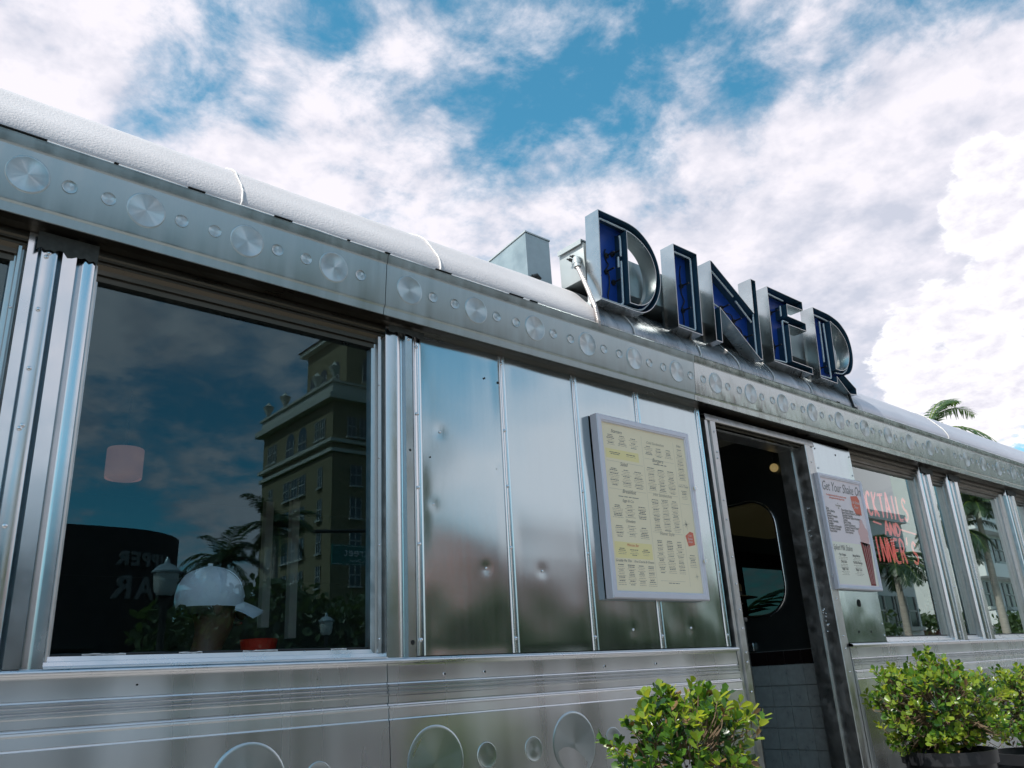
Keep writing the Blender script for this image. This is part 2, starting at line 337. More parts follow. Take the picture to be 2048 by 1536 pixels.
# ------------------------------------------------------------------ the diner
X0,X1=-2.6,13.0
diner=thing('diner','stainless steel railcar diner with pale curved roof and embossed frieze','diner building',(5,0,.55))
# frieze panels with embossed turned discs
def frieze_y(z):
    pr=[(2.772,-.064),(2.798,-.068),(2.804,-.074),(2.950,-.086),(2.957,-.090),(2.983,-.094)]
    for (a,b),(c,d) in zip(pr,pr[1:]):
        if z<=c: return b+(d-b)*(z-a)/(c-a)
    return pr[-1][1]
seams=[X0,1.353,3.035,5.83,8.6,X1]
XS0=.277-.291*10
def frieze_panel(a,b,wavy):
    mb=MB(); pr=[(-.03,2.7735),(-.060,2.772),(-.0635,2.774),(-.067,2.797),(-.0725,2.8015),(-.074,2.806),(-.0855,2.950),(-.0885,2.953),(-.0905,2.957),(-.094,2.978),(-.096,2.984),(-.092,2.989),(-.070,2.990)]
    mb.profx(pr,a+.0012,b-.0012,max(2,int((b-a)/.05)))
    # side edges of the sheet
    for x in (a+.0012,b-.0012): mb.add([(x,y,z) for y,z in pr]+[(x,-.03,2.99)],[list(range(len(pr)+1))])
    o=mb.build('frieze_panel',M['frieze_wavy'] if wavy else M['frieze'],diner,smooth=25)
    return o
disc_meshes={}
def disc_mat(name,rough,an=.88,va=.09):
    m=bpy.data.materials.new(name); m.use_nodes=True; nt=m.node_tree;N=nt.nodes;L=nt.links;b=N['Principled BSDF']
    b.inputs['Base Color'].default_value=(.46,.52,.535,1); b.inputs['Metallic'].default_value=1; b.inputs['Roughness'].default_value=rough; b.inputs['Anisotropic'].default_value=an
    uv=N.new('ShaderNodeTexCoord'); sp=N.new('ShaderNodeSeparateXYZ'); L.new(uv.outputs['Object'],sp.inputs[0])
    cb=N.new('ShaderNodeCombineXYZ'); neg=N.new('ShaderNodeMath'); neg.operation='MULTIPLY'; neg.inputs[1].default_value=-1; L.new(sp.outputs[2],neg.inputs[0])
    L.new(neg.outputs[0],cb.inputs[0]); L.new(sp.outputs[0],cb.inputs[2]); 
    nm=N.new('ShaderNodeVectorMath'); nm.operation='NORMALIZE'; L.new(cb.outputs[0],nm.inputs[0]); L.new(nm.outputs[0],b.inputs['Tangent'])
    # faint fan of tone: turned (spun) grain
    at=N.new('ShaderNodeMath'); at.operation='ARCTAN2'; L.new(sp.outputs[2],at.inputs[0]); L.new(sp.outputs[0],at.inputs[1])
    no=N.new('ShaderNodeTexNoise'); no.noise_dimensions='1D'; no.inputs['Scale'].default_value=2.2; L.new(at.outputs[0],no.inputs['W'])
    mr=N.new('ShaderNodeMapRange'); mr.inputs[1].default_value=.3; mr.inputs[2].default_value=.7; mr.inputs[3].default_value=max(.05,rough-va); mr.inputs[4].default_value=rough+va; L.new(no.outputs[0],mr.inputs[0]); L.new(mr.outputs[0],b.inputs['Roughness'])
    return m
M['disc']=disc_mat('turned_disc_steel',.38); M['disc_b']=disc_mat('turned_belt_disc_steel',.30,.5,.02)
def disc(parent,x,z,r,y,slope,mt,h):
    key=(r,mt)
    if key not in disc_meshes:
        mb=MB(); n=40; prof=[(r*1.08,.004),(r*1.03,-h*.45),(r*.99,-h),(r*.93,-h*.8),(r*.85,-h*.35),(r*.5,-h*.30),(r*.06,-h*.28),(0,-h*.30)]
        k=len(prof)
        for i in range(n):
            a=2*pi*i/n
            for q,(rr,yy) in enumerate(prof): mb.v.append((rr*cos(a),yy,rr*sin(a)))
        for i in range(n):
            j=(i+1)%n
            for q in range(k-1): mb.f.append([i*k+q,j*k+q,j*k+q+1,i*k+q+1][::-1]); mb.m.append(0)
        tmp=mb.build('embossed_disc',M[mt],None,smooth=50); disc_meshes[key]=tmp.data; bpy.data.objects.remove(tmp)
    o=bpy.data.objects.new('embossed_disc',disc_meshes[key]); COL.objects.link(o); o.parent=parent
    o.location=(x,y,z); o.rotation_mode='YXZ'; o.rotation_euler=(slope+random.gauss(0,.012),random.uniform(-3,3),random.gauss(0,.012))
    return o
for i,(a,b) in enumerate(zip(seams,seams[1:])):
    p=frieze_panel(a,b,i>=2)
    for k in range(0,52):
        for dx,r in ((0,.0495),(.0975,.0185),(.1935,.0185)):
            x=XS0+.2915*k+dx
            if a+r<x<b-r and -.6<x<12: disc(p,x,2.882,r,frieze_y(2.882)-.0005,math.atan2(.012,.15),'disc',.0016 if r>.03 else .0018)
# backing / soffit
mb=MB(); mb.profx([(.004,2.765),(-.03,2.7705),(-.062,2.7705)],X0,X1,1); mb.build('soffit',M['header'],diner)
mb=MB(); mb.box(X0,X1,-.06,.10,2.776,2.976); mb.build('eave_core',M['dark'],diner)

# roof
RP=[(-.068,2.976),(-.080,3.000),(-.072,3.035),(-.050,3.075),(-.020,3.112),(.012,3.150),(.044,3.187),(.085,3.222),(.13,3.252),(.22,3.302),(.44,3.39),(.88,3.49),(1.54,3.555),(2.3,3.53),(3.0,3.38),(3.4,3.1),(3.45,2.8)]
def smoothprof(P,n=4):
    out=[]
    for i in range(len(P)-1):
        p0=V(P[max(i-1,0)]);p1=V(P[i]);p2=V(P[i+1]);p3=V(P[min(i+2,len(P)-1)])
        for k in range(n):
            t=k/n; out.append(tuple(.5*((2*p1)+(p2-p0)*t+(2*p0-5*p1+4*p2-p3)*t*t+(3*p1-p0-3*p2+p3)*t*t*t)))
    return out+[tuple(P[-1])]
RPs=smoothprof(RP,3)
def roof_f(p):
    d=noise.noise(V((p.x*1.3,p.y*2,3)))*.006+noise.noise(V((p.x*5,p.y*8,p.z*6)))*.0022
    return V((p.x,p.y+d*.4,p.z+d))
mb=MB(); mb.profx(RPs,X0,2.42,90,0,roof_f); mb.build('roof',M['roof'],diner,smooth=60)
mb=MB(); mb.profx(RPs,2.42,4.68,50,0,roof_f); mb.build('roof',M['roof3'],diner,smooth=60,label='streaked part of the roof under the letters, their shade painted in')
mb=MB(); mb.profx(RPs,4.68,X1,110,0,roof_f); mb.build('roof',M['roof2'],diner,smooth=60,label='smooth grey painted part of the roof')
def roofz(y):
    for (a,b),(c,d) in zip(RPs,RPs[1:]):
        if a<=y<=c and c>a: return b+(d-b)*(y-a)/(c-a)
    return 3.0
for sx,r,lean in ((.835,.0042,.02),(1.576,.0045,.02),(2.63,.004,.01),(3.1,.004,.03),(3.42,.004,.02),(3.72,.003,.05),(4.1,.004,.03),(5.88,.004,.02),(8.6,.006,.02),(-1.4,.009,0)):
    mb=MB(); pts=[(sx+lean*q/len(RPs)*4+random.uniform(-.002,.002),y-.002,z+.002) for q,(y,z) in enumerate(RPs) if y<1.6 and q>0]
    mb.tube(pts,[r*random.uniform(.7,1.1) for _ in pts],6); mb.build('roof_seam',M['seal'],diner,smooth=80)
# lip bead + cracked sealant along the eave
mb=MB(); mb.tube([(X0+i*.05,-.084+random.uniform(-.001,.001),2.9915+random.uniform(-.0012,.0012)) for i in range(int((X1-X0)/.05))],.0035,5); mb.build('eave_bead',M['seal'],diner,smooth=80)
for x,l in ((.255,.11),(.70,.05),(.97,.06),(1.35,.02),(1.585,.07),(1.93,.07),(2.02,.04),(.48,.012),(1.20,.01),(4.36,.03)):
    mb=MB(); mb.obox((x,-.0955,2.9885),(l/2,0,0),(0,.0035,0),(0,0,.0014)); mb.build('sealant_crack',M['dark'],diner)

# wall panels of the upper wall
def dent(x,z,pts):
    d=0
    for (a,b,r,h) in pts:
        q=((x-a)**2+(z-b)**2)/(r*r)
        d+=h*.45*math.exp(-q)
    return d
def wall_panel(x0,x1,z0,z1,y=0.,amp=.0022,dents=(),seed=0,mt='steel',name='wall_panel'):
    mb=MB(); nx=max(4,int((x1-x0)/.012)); nz=int((z1-z0)/.012)
    for j in range(nz+1):
        for i in range(nx+1):
            x=x0+(x1-x0)*i/nx; z=z0+(z1-z0)*j/nz
            e=min(1,(x-x0)/.05,(x1-x)/.05)*min(1,(z-z0)/.03+.3,(z1-z)/.03)
            e=max(0,e)
            d=amp*e*(noise.noise(V((x*1.7+seed,z*2.6,seed*3.1)))+.22*noise.noise(V((x*4,z*7.5,seed+9))))
            low=math.exp(-((z-1.80)/.07)**2)*.0009*sin(x*21+seed)
            mb.v.append((x,y+d+low*e+dent(x,z,dents),z))
    for j in range(nz):
        for i in range(nx):
            a=j*(nx+1)+i; mb.f.append([a,a+1,a+nx+2,a+nx+1]); mb.m.append(0)
    return mb.build(name,M[mt],diner,smooth=80)
ZT,ZB=2.765,1.688
riv_mesh=None
def rivet(parent,x,y,z,s=1.,dark=False):
    global riv_mesh
    if riv_mesh is None:
        mb=MB(); n=10; prof=[(.0062,0),(.0058,-.0018),(.004,-.0034),(.0,-.0038)]; k=4
        for i in range(n):
            a=2*pi*i/n
            for rr,yy in prof: mb.v.append((rr*cos(a),yy,rr*sin(a)))
        for i in range(n):
            j=(i+1)%n
            for q in range(k-1): mb.f.append([i*k+q,i*k+q+1,j*k+q+1,j*k+q]); mb.m.append(0)
        t=mb.build('rivet',M['rivet'],None,smooth=60); riv_mesh=t.data; bpy.data.objects.remove(t)
    o=bpy.data.objects.new('rivet',riv_mesh); COL.objects.link(o); o.parent=parent; o.location=(x,y,z); o.scale=(s,s,s)
    if dark: o.name='screw_hole'
    if parent.type=='EMPTY': o.matrix_parent_inverse=Matrix.Translation(-parent_world(parent))
    return o
hole_mesh=None
def hole(parent,x,y,z,r=.004):
    global hole_mesh
    if hole_mesh is None:
        mb=MB(); n=10
        mb.add([(cos(2*pi*i/n),-.06,sin(2*pi*i/n)) for i in range(n)]+[(0,-.10,0)],[(i,(i+1)%n,n) for i in range(n)])
        t=mb.build('screw_hole',M['dark'],None); hole_mesh=t.data; bpy.data.objects.remove(t)
    o=bpy.data.objects.new('screw_hole',hole_mesh); COL.objects.link(o); o.parent=parent; o.location=(x,y,z); o.scale=(r,r,r)
amp_=.0034
bat=[1.526,1.915,2.303,2.688,3.135]
dl=[[(1.87,2.32,.016,.002),(1.62,2.42,.02,.0015),(1.585,2.165,.018,.0018),(1.80,1.965,.018,.003),(1.74,2.35,.10,-.0010),(1.60,2.02,.12,.0015)],
    [(2.06,1.965,.02,.0016),(2.19,1.99,.10,.0016),(2.0,1.93,.06,-.001),(2.22,2.23,.03,.0008)],
    [(2.52,1.76,.022,.0022),(2.5,1.80,.09,.0018)],[(2.88,1.765,.022,.0022),(2.9,1.80,.09,-.0015)]]
panels=[]
for i,(a,b) in enumerate(zip(bat,bat[1:])):
    p=wall_panel(a,b,ZB,ZT,0,amp_,dl[i],seed=i*1.7+.4); panels.append(p)
rivet(panels[0],1.87,-.003,2.32,.35); rivet(panels[0],1.62,-.001,2.42,.7); rivet(panels[0],1.585,-.001,2.165,.7); rivet(panels[0],1.80,-.000,1.965,.7)
rivet(panels[1],2.06,0,1.965,.7); rivet(panels[2],2.52,0,1.76,.9); rivet(panels[3],2.88,0,1.765,.9)
hole(panels[0],1.83,-.002,2.66,.004); hole(panels[0],1.895,-.001,2.655,.005); hole(panels[0],1.576,-.002,2.325,.003)
def batten(x,w=.030,z0=ZB,z1=ZT,zs=()):
    mb=MB(); h=.0065
    mb.profz([(x-w/2,.0),(x-w/2+.001,-h*.7),(x-w/2+.0035,-h),(x-w/2+.006,-h*.6),(x-w/2+.0075,-.0022),(x+w/2-.0075,-.0022),(x+w/2-.006,-h*.6),(x+w/2-.0035,-h),(x+w/2-.001,-h*.7),(x+w/2,0)],z0,z1,1)
    o=mb.build('panel_batten',M['steel_pil'],diner,smooth=50)
    for z in zs: rivet(o,x,-.0022,z)
    return o
batten(1.526,.034,zs=(1.735,2.03,2.215,2.47,2.715)); batten(1.915,zs=(1.735,2.04,2.26,2.47,2.735)); batten(2.303,zs=(1.735,2.04,2.28,2.735)); batten(2.688,zs=(1.735,2.735)); batten(3.125,.026,zs=(1.735,2.0,2.30,2.735))
# milkshake panel right of the door
p=wall_panel(4.136,4.555,ZB,ZT-.02,-.006,.0026,[(4.33,1.83,.03,.001)],seed=12,name='wall_panel')
for z in (1.72,1.78): rivet(p,4.538,-.007,z,.8)
for z in (2.60,2.71): rivet(p,4.54,-.008,z,.8); rivet(p,4.165,-.008,z,.8)
hole(p,4.27,-.007,1.74,.006); hole(p,4.40,-.007,1.74,.006); hole(p,4.38,-.008,2.70,.006); 
mb=MB(); n=18
for rr,yy in ((.020,-.007),(.018,-.012),(.010,-.012),(.008,-.009)): 
    for i in range(n): mb.v.append((4.325+rr*.62*cos(2*pi*i/n),yy,1.885+rr*sin(2*pi*i/n)))
for q in range(3):
    for i in range(n): mb.f.append([q*n+i,(q+1)*n+i,(q+1)*n+(i+1)%n,q*n+(i+1)%n]); mb.m.append(0)
mb.build('lock_ring',M['dark'],p,smooth=40)
# walls hidden at far right and left: continue with steel panels
wall_panel(9.55,X1,ZB,ZT,0,.002,seed=20)

# pilasters (folded sheet) between windows
def pilaster(x0,x1,prof,zs=(),name='pilaster'):
    mb=MB(); mb.profz([(x,y) for x,y in prof],ZB-.004,ZT,1); o=mb.build(name,M['steel_pil'],diner,smooth=45)
    for (x,y,z) in zs: rivet(o,x,y,z)
    return o
pl=pilaster(.31,.48,[(.318,.045),(.3185,-.004),(.343,-.004),(.3455,-.001),(.3475,.004),(.350,-.013),(.376,-.0145),(.388,-.010),(.3935,.004),(.3955,.008),(.398,-.020),(.4315,-.021),(.4335,-.004),(.438,.003),(.447,-.010),(.456,-.0145),(.478,-.015),(.4795,-.012),(.480,.045)],
   [(.362,-.0138,2.70),(.367,-.0138,2.712),(.362,-.0138,2.55),(.362,-.0138,2.39),(.361,-.0138,2.235),(.366,-.0138,2.243),(.362,-.0138,2.0)])
for x,z in ((.410,2.31),(.424,2.305),(.404,2.728),(.408,2.715),(.42,1.715)): hole(pl,x,-.020,z,.0035)
pr_=pilaster(1.40,1.51,[(1.398,.045),(1.399,-.004),(1.4015,-.0045),(1.440,-.006),(1.452,-.006),(1.462,.002),(1.4685,.010),(1.471,.008),(1.4725,-.013),(1.500,-.0135),(1.502,.004),(1.509,.004)],[(1.486,-.0135,2.732)])
hole(pr_,1.487,-.0133,2.335,.0045); hole(pr_,1.487,-.0133,1.727,.0075)
for a in (5.47,5.90,6.95,7.42,8.35):
    pilaster(a,a+.15,[(a-.002,.045),(a,-.004),(a+.006,-.010),(a+.05,-.012),(a+.062,-.004),(a+.070,.004),(a+.074,-.016),(a+.118,-.018),(a+.124,-.004),(a+.14,.0),(a+.15,.002),(a+.152,.045)],
       [(a+.03,-.012,2.71),(a+.10,-.017,2.0),(a+.03,-.012,1.73)])
# dark ragged-edged caps on top of the pilasters
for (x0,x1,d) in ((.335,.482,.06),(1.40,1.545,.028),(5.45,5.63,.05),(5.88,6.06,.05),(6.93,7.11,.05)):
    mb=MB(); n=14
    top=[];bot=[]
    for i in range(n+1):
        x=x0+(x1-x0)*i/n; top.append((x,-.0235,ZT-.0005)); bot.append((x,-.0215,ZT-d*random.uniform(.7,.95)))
    mb.add(top+bot+[(x,-.0205,z) for x,y,z in bot],[(i,n+1+i,n+2+i,i+1) for i in range(n)]); mb.build('dark_cap',M['dark_mottle'],diner)

# windows: frame (stepped header, jambs, sill) > pane
def window(x0,x1,glass='glass',zt=2.735,zb=1.700,left=.02,right=.035,gx=None):
    f=MB(); gy=.045
    # stepped header
    st=[(-.002,ZT-.001),(-.002,ZT-.016),(.004,ZT-.020),(.004,ZT-.026),(.012,ZT-.028),(.012,ZT-.034),(.010,ZT-.036),(.020,ZT-.046),(.020,ZT-.060),(.028,ZT-.062),(.028,ZT-.078),(.040,ZT-.080),(.060,ZT-.080)]
    h=MB(); h.profx(st,x0,x1,1); 
    # jambs
    f.profz([(x0,-.002),(x0+.004,-.003),(x0+.006,.012),(x0+left*.6,.014),(x0+left*.7,.030),(x0+left,.031),(x0+left,.06)],zb,ZT-.04,1)
    f.profz([(x1-right,.06),(x1-right,.031),(x1-right+.004,.029),(x1-right*.62,.027),(x1-right*.60,.010),(x1-right*.35,.008),(x1-right*.30,.020),(x1-right*.1,.018),(x1,-.001)],zb,ZT-.04,1)
    # sill of the window
    f.profx([(.06,zb+.013),(.030,zb+.012),(.028,zb+.001),(.012,zb-.001),(.010,zb-.010),(-.012,zb-.013),(-.0125,zb-.0185)],x0,x1,1,1)
    fr=f.build('window_frame',[M['frame'],M['ledge']],diner,smooth=20)
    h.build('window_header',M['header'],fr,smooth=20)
    g=MB(); a_,b_,c_,d_=x0+left-.003,x1-right+.003,zb+.010,ZT-.075; g.add([(a_,gy,c_),(b_,gy,c_),(b_,gy,d_),(a_,gy,d_)],[(0,1,2,3)]); g.build('pane',M[glass],fr)
    # rubber gasket beads
    k=MB(); z=zb+.015
    k.tube([(x0+left+i*(x1-x0-left-right)/24,gy-.004+random.uniform(-.001,.001),z+random.uniform(-.001,.0015)) for i in range(25)],.0035,6); k.build('gasket',M['rubber'],fr,smooth=60)
    # bits of sealant on the sill
    if x0<1:
        for cx,l in ((.62,.10),(.83,.06),(1.02,.10),(1.26,.05)):
            k=MB(); k.tube([(cx-l/2+l*i/8,gy-.010+random.uniform(-.002,.002),zb+.0145+random.uniform(-.001,.0015)) for i in range(9)],[.002*random.uniform(.5,1.3) for _ in range(9)],5); k.build('sealant_bead',M['seal'],fr,smooth=60)
    for z in (1.74,2.02,2.30,2.55): rivet(fr,x1-right*.5,.008,z,.55)
    return fr
window(-.62,.318,right=.028); window(.480,1.399)
window(4.556,5.472,'glass2'); window(5.622,5.902,'glass2',left=.012,right=.03); window(6.052,6.952,'glass2',left=.02,right=.17); window(7.102,7.422,'glass2'); window(7.572,8.352,'glass2'); window(8.502,9.55,'glass2')
wall_panel(X0,-.62,ZB,ZT,0,.002,seed=31)

# sill ledge: full width, in three lengths
def ledge(a,b):
    mb=MB(); mb.profx([(.045,1.6875),(-.010,1.6845),(-.022,1.682),(-.0275,1.679),(-.029,1.674),(-.0265,1.669),(-.014,1.6675),(-.006,1.667)],a,b,2); mb.build('sill_ledge',M['ledge'],diner,smooth=50)
ledge(X0,3.160); ledge(4.140,X1)
# lower belt panels: flat band, three beads, grooves, discs, sloping slightly outwards to the bottom
sl_=.045
BP=[(1.67, 0.0), (1.668, -0.01), (1.6645, -0.0085), (1.66, -0.008), (1.617, -0.0103), (1.6145, -0.0064), (1.611, -0.0076), (1.6085, -0.0157), (1.605, -0.0157), (1.602, -0.0094), (1.599, -0.0087), (1.5965, -0.0167), (1.593, -0.0167), (1.59, -0.0098), (1.587, -0.0091), (1.5845, -0.0178), (1.58, -0.018), (1.577, -0.0133), (1.5595, -0.0143), (1.557, -0.0098), (1.552, -0.0122), (1.55, -0.0191), (1.546, -0.0197), (1.542, -0.0158), (1.518, -0.0179), (1.5165, -0.0148), (1.5125, -0.0159), (1.511, -0.019)]
zz=1.511; BP0=BP[-1][1]
while zz>1.10: zz-=.03; BP.append((zz,BP0-(1.511-zz)*sl_))
def belt_panel(a,b,seed):
    mb=MB()
    def f(p):
        d=.0016*noise.noise(V((p.x*2.2+seed,p.z*3,seed)))+.0009*noise.noise(V((p.x*7,p.z*5,seed+4))) if p.z<1.50 else .0006*noise.noise(V((p.x*3,seed,p.z)))
        return V((p.x,p.y+d,p.z))
    mb.profx([(y,z) for z,y in BP]+[(-.036,1.10),(-.05,.95),(-.05,.55)],a+.0012,b-.0012,int((b-a)/.03),0,f)
    pf=[(y,z) for z,y in BP]+[(-.036,1.10),(-.05,.95),(-.05,.55)]
    for xx in (a+.0012,b-.0012): mb.add([(xx,y-.0005,z) for y,z in pf]+[(xx,.02,.55),(xx,.02,1.67)],[list(range(len(pf)+2))])
    o=mb.build('belt_panel',M['belt'],diner,smooth=40)
    for k in range(-6,14):
        for dx,r in ((0,.098),(.195,.037),(.39,.037)):
            x=.978+.5775*k+dx
            if a+r<x<b-r and -.3<x<7.5: disc(o,x,1.388,r,BP0-(1.511-1.388)*sl_-.0005,-.05,'disc_b',.0016 if r>.05 else .0016)
    return o
b1=belt_panel(X0,1.398,1); b2=belt_panel(1.398,3.160,5); b3=belt_panel(4.140,7.3,8); belt_panel(7.3,X1,11)
hole(b1,.69,-.0092,1.640,.0035); hole(b1,1.17,-.0092,1.632,.0035)
for x,z in ((1.605,1.632),(1.765,1.633),(2.33,1.632),(2.62,1.632)): rivet(b2,x,-.0095,z,.9); hole(b2,x,-.0128,z,.004)
rivet(b3,4.55,-.0095,1.63,.7)
# body core that closes the wall behind the sheets
mb=MB(); mb.box(X0,3.158,.012,.05,.55,1.655); mb.build('wall_core',M['dark'],diner)
mb=MB(); mb.box(4.142,X1,.012,.05,.55,1.655); mb.build('wall_core',M['dark'],diner)
mb=MB(); mb.box(1.545,3.15,.012,.05,1.66,2.76); mb.build('wall_core',M['dark'],diner)
mb=MB(); mb.box(4.142,4.545,.012,.05,1.66,2.76); mb.build('wall_core',M['dark'],diner)
mb=MB(); mb.box(9.56,X1,.012,.05,1.66,2.76); mb.build('wall_core',M['dark'],diner)
mb=MB(); mb.box(X0,-.63,.012,.05,1.66,2.76); mb.build('wall_core',M['dark'],diner)

# door frame
df=MB(); xo0,xi0,xi1,xo1=3.162,3.236,4.040,4.138; zt=2.745; zi=2.712
df.profz([(xo0,.01),(xo0,-.012),(xo0+.020,-.013),(xo0+.024,-.004),(xo0+.034,-.004),(xo0+.037,-.017),(xi0-.002,-.019),(xi0,-.016),(xi0,.055),(xi0+.010,.056),(xi0+.010,.14)],.6,zi,1)
df.profz([(xi1,.14),(xi1-.014,.139),(xi1-.014,.062),(xi1,.060),(xi1,-.016),(xi1+.002,-.019),(xi1+.054,-.017),(xi1+.058,-.006),(xo1,-.006),(xo1,.01)],.6,zi,1)
df.profx([(.01,zt),(-.013,zt),(-.014,zt-.003),(-.019,zi+.004),(-.016,zi+.0005),(.055,zi),(.056,zi-.01),(.14,zi-.012)],xo0,xo1,1)
dfo=df.build('door_frame',M['frame'],diner,smooth=20)
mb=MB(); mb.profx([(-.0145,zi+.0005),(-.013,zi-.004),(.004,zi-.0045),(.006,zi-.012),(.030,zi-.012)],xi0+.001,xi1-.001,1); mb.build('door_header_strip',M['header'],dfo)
for z in (2.66,2.56,2.53,2.33,2.24,2.07,1.95,1.84,1.76,1.66,1.62,1.5): rivet(dfo,xi0-.018,-.019,z,.8)
for z in (2.62,2.47,2.40,2.1,2.02,1.9,1.72,1.66,1.55): rivet(dfo,xi1+.04,-.018,z,.8)
rivet(dfo,3.26,-.0165,2.728,.7)
# dents in the right jamb
for i in range(22):
    z=random.uniform(1.74,1.86) if i<12 else random.uniform(2.2,2.5); y=random.uniform(.02,.05)
    mb=MB(); mb.lathe([(.005,0),(.0045,.002),(0,.003)],(0,0,0),8)
    o=mb.build('jamb_bump',M['rivet'] if i<12 else M['frame'],dfo,smooth=70); o.location=(xi1-.0002,y,z); o.rotation_euler=(0,-pi/2,0)
    o.scale=(random.uniform(.5,1),)*3
# open door leaf, seen edge-on
dl_=MB(); dl_.box(3.250,3.285,.10,.14,.62,2.62,0,.003); dl_.box(3.250,3.285,.80,.84,.62,2.62,0,.003); dl_.box(3.252,3.283,.14,.80,.62,.80); dl_.box(3.252,3.283,.14,.80,2.54,2.62)
dlo=dl_.build('door_leaf',M['wallin'],diner,smooth=30); mb=MB(); mb.box(3.266,3.271,.14,.80,.80,2.54); mb.build('door_glass',M['glass'],dlo)
mb=MB(); mb.box(3.238,3.262,.02,.09,1.80,2.22,0,.003); mb.box(3.240,3.258,.0,.02,1.80,2.2,0,.003); mb.build('door_stop_plate',M['steel_pil'],dfo,smooth=30)
mb=MB(); mb.box(3.238,3.264,.005,.09,.62,1.796,0,.003); mb.tube([(3.252,-.004,1.79),(3.252,-.004,1.20),(3.252,-.004,.9)],.007,8); mb.build('door_edge_seal',M['rubber'],dfo,smooth=40)
mb=MB(); mb.box(3.236,3.275,-.012,.06,1.79,1.808,0,.003); mb.build('door_pull',M['rubber'],dfo,smooth=40)

# interior shell
zf,zcl=.60,2.86
mb=MB(); mb.box(X0+.06,X1,.06,3.38,zf-.05,zf); mb.build('interior_floor',M['floorin'],diner)
mb=MB(); mb.box(X0+.06,X1,.056,3.38,zcl,zcl+.03); mb.build('interior_ceiling',M['ceilin'],diner)
# rear wall with its own strip of windows
mb=MB(); 
mb.box(X0+.06,X1,3.38,3.44,zf,1.70); mb.box(X0+.06,8.4,3.38,3.44,2.35,zcl); mb.box(9.9,X1,3.38,3.44,2.35,zcl); mb.box(8.4,9.9,3.38,3.44,2.70,zcl)
xs=[X0+.06,.9,1.5,3.0,3.6,5.1,7.4,8.6,9.6,X1]
for a,b in ((X0+.06,8.4),(9.9,X1)): mb.box(a,b,3.385,3.435,1.70,2.35)
mb.build('rear_wall',M['wallin'],diner)
mb=MB(); mb.add([(8.3,3.41,1.6),(10,3.41,1.6),(10,3.41,2.75),(8.3,3.41,2.75)],[(0,1,2,3)]); mb.build('rear_pane',M['glass_rear'],diner)
mb=MB(); mb.box(X1,X1+.05,-.06,3.46,.55,2.97); mb.build('end_wall',M['wallin'],diner)
mb=MB(); mb.box(X0,X0+.05,.06,3.44,.55,2.97); mb.build('end_wall',M['wallin'],diner)
mb=MB(); mb.box(X0,X1,3.441,3.47,.55,1.69); mb.build('rear_cladding',M['belt'],diner)
# lowered olive bulkhead seen through the door, with a faint glow put in
mb=MB(); mb.box(4.30,5.6,.35,1.25,2.50,2.60,0,.01); mb.build('ceiling_cove',M['cove_glow'],diner,smooth=30)
# vestibule partition with a rounded window opening; tiled dado below
px=4.155
def rr(y0,y1,z0,z1,r,n=8):
    out=[]
    for cy,cz,a0 in ((y1-r,z1-r,0),(y0+r,z1-r,90),(y0+r,z0+r,180),(y1-r,z0+r,270)):
        for i in range(n+1):
            a=rad(a0+90*i/n); out.append((cy+r*cos(a),cz+r*sin(a)))
    return out
hol=rr(.30,1.15,1.86,2.50,.16)
mb=MB(); mb.poly([[(.06,1.676),(1.95,1.676),(1.95,2.86),(.06,2.86)],hol],lambda u,v:(px,u,v)); mb.poly([[(.06,1.676),(1.95,1.676),(1.95,2.86),(.06,2.86)],hol],lambda u,v:(px+.05,u,v),0,True)
o=len(mb.v); k=len(hol); mb.v+=[(px,u,v) for u,v in hol]+[(px+.05,u,v) for u,v in hol]; 
for i in range(k): mb.f.append([o+i,o+(i+1)%k,o+k+(i+1)%k,o+k+i]); mb.m.append(0)
part=mb.build('vestibule_partition',M['wallin'],diner)
mb=MB(); mb.tube([(px-.004,u,v) for u,v in hol+[hol[0]]],.009,8); mb.build('rounded_window_trim',M['steel_pil'],part,smooth=60)
mb=MB(); mb.tube([(px-.012,.62,1.84),(px-.012,.62,1.70)],.008,8); mb.box(px-.02,px,.55,.83,1.68,1.725,0,.003); mb.build('grab_rail',M['steel_pil'],part,smooth=60)
mb=MB(); mb.box(px+.001,px+.05,.06,1.95,.6,1.675); mb.build('tiled_dado',M['grout'],diner)
td=mb
mb=MB(); t=.105
for j in range(8):
    for i in range(18):
        y0=.065+i*t; mb.box(px-.006,px+.0005,y0+.0014,y0+t-.0014,1.601-.105*(j+1)+.0014,1.601-.105*j-.0014,0,.0015)
mb.build('wall_tiles',M['tile'],diner)
mb=MB()
for i in range(18):
    y0=.065+i*t; mb.box(px-.006,px+.0005,y0+.0014,y0+t-.0014,1.6024,1.672,0,.0015)
mb.build('black_tile_row',M['tile_b'],diner)

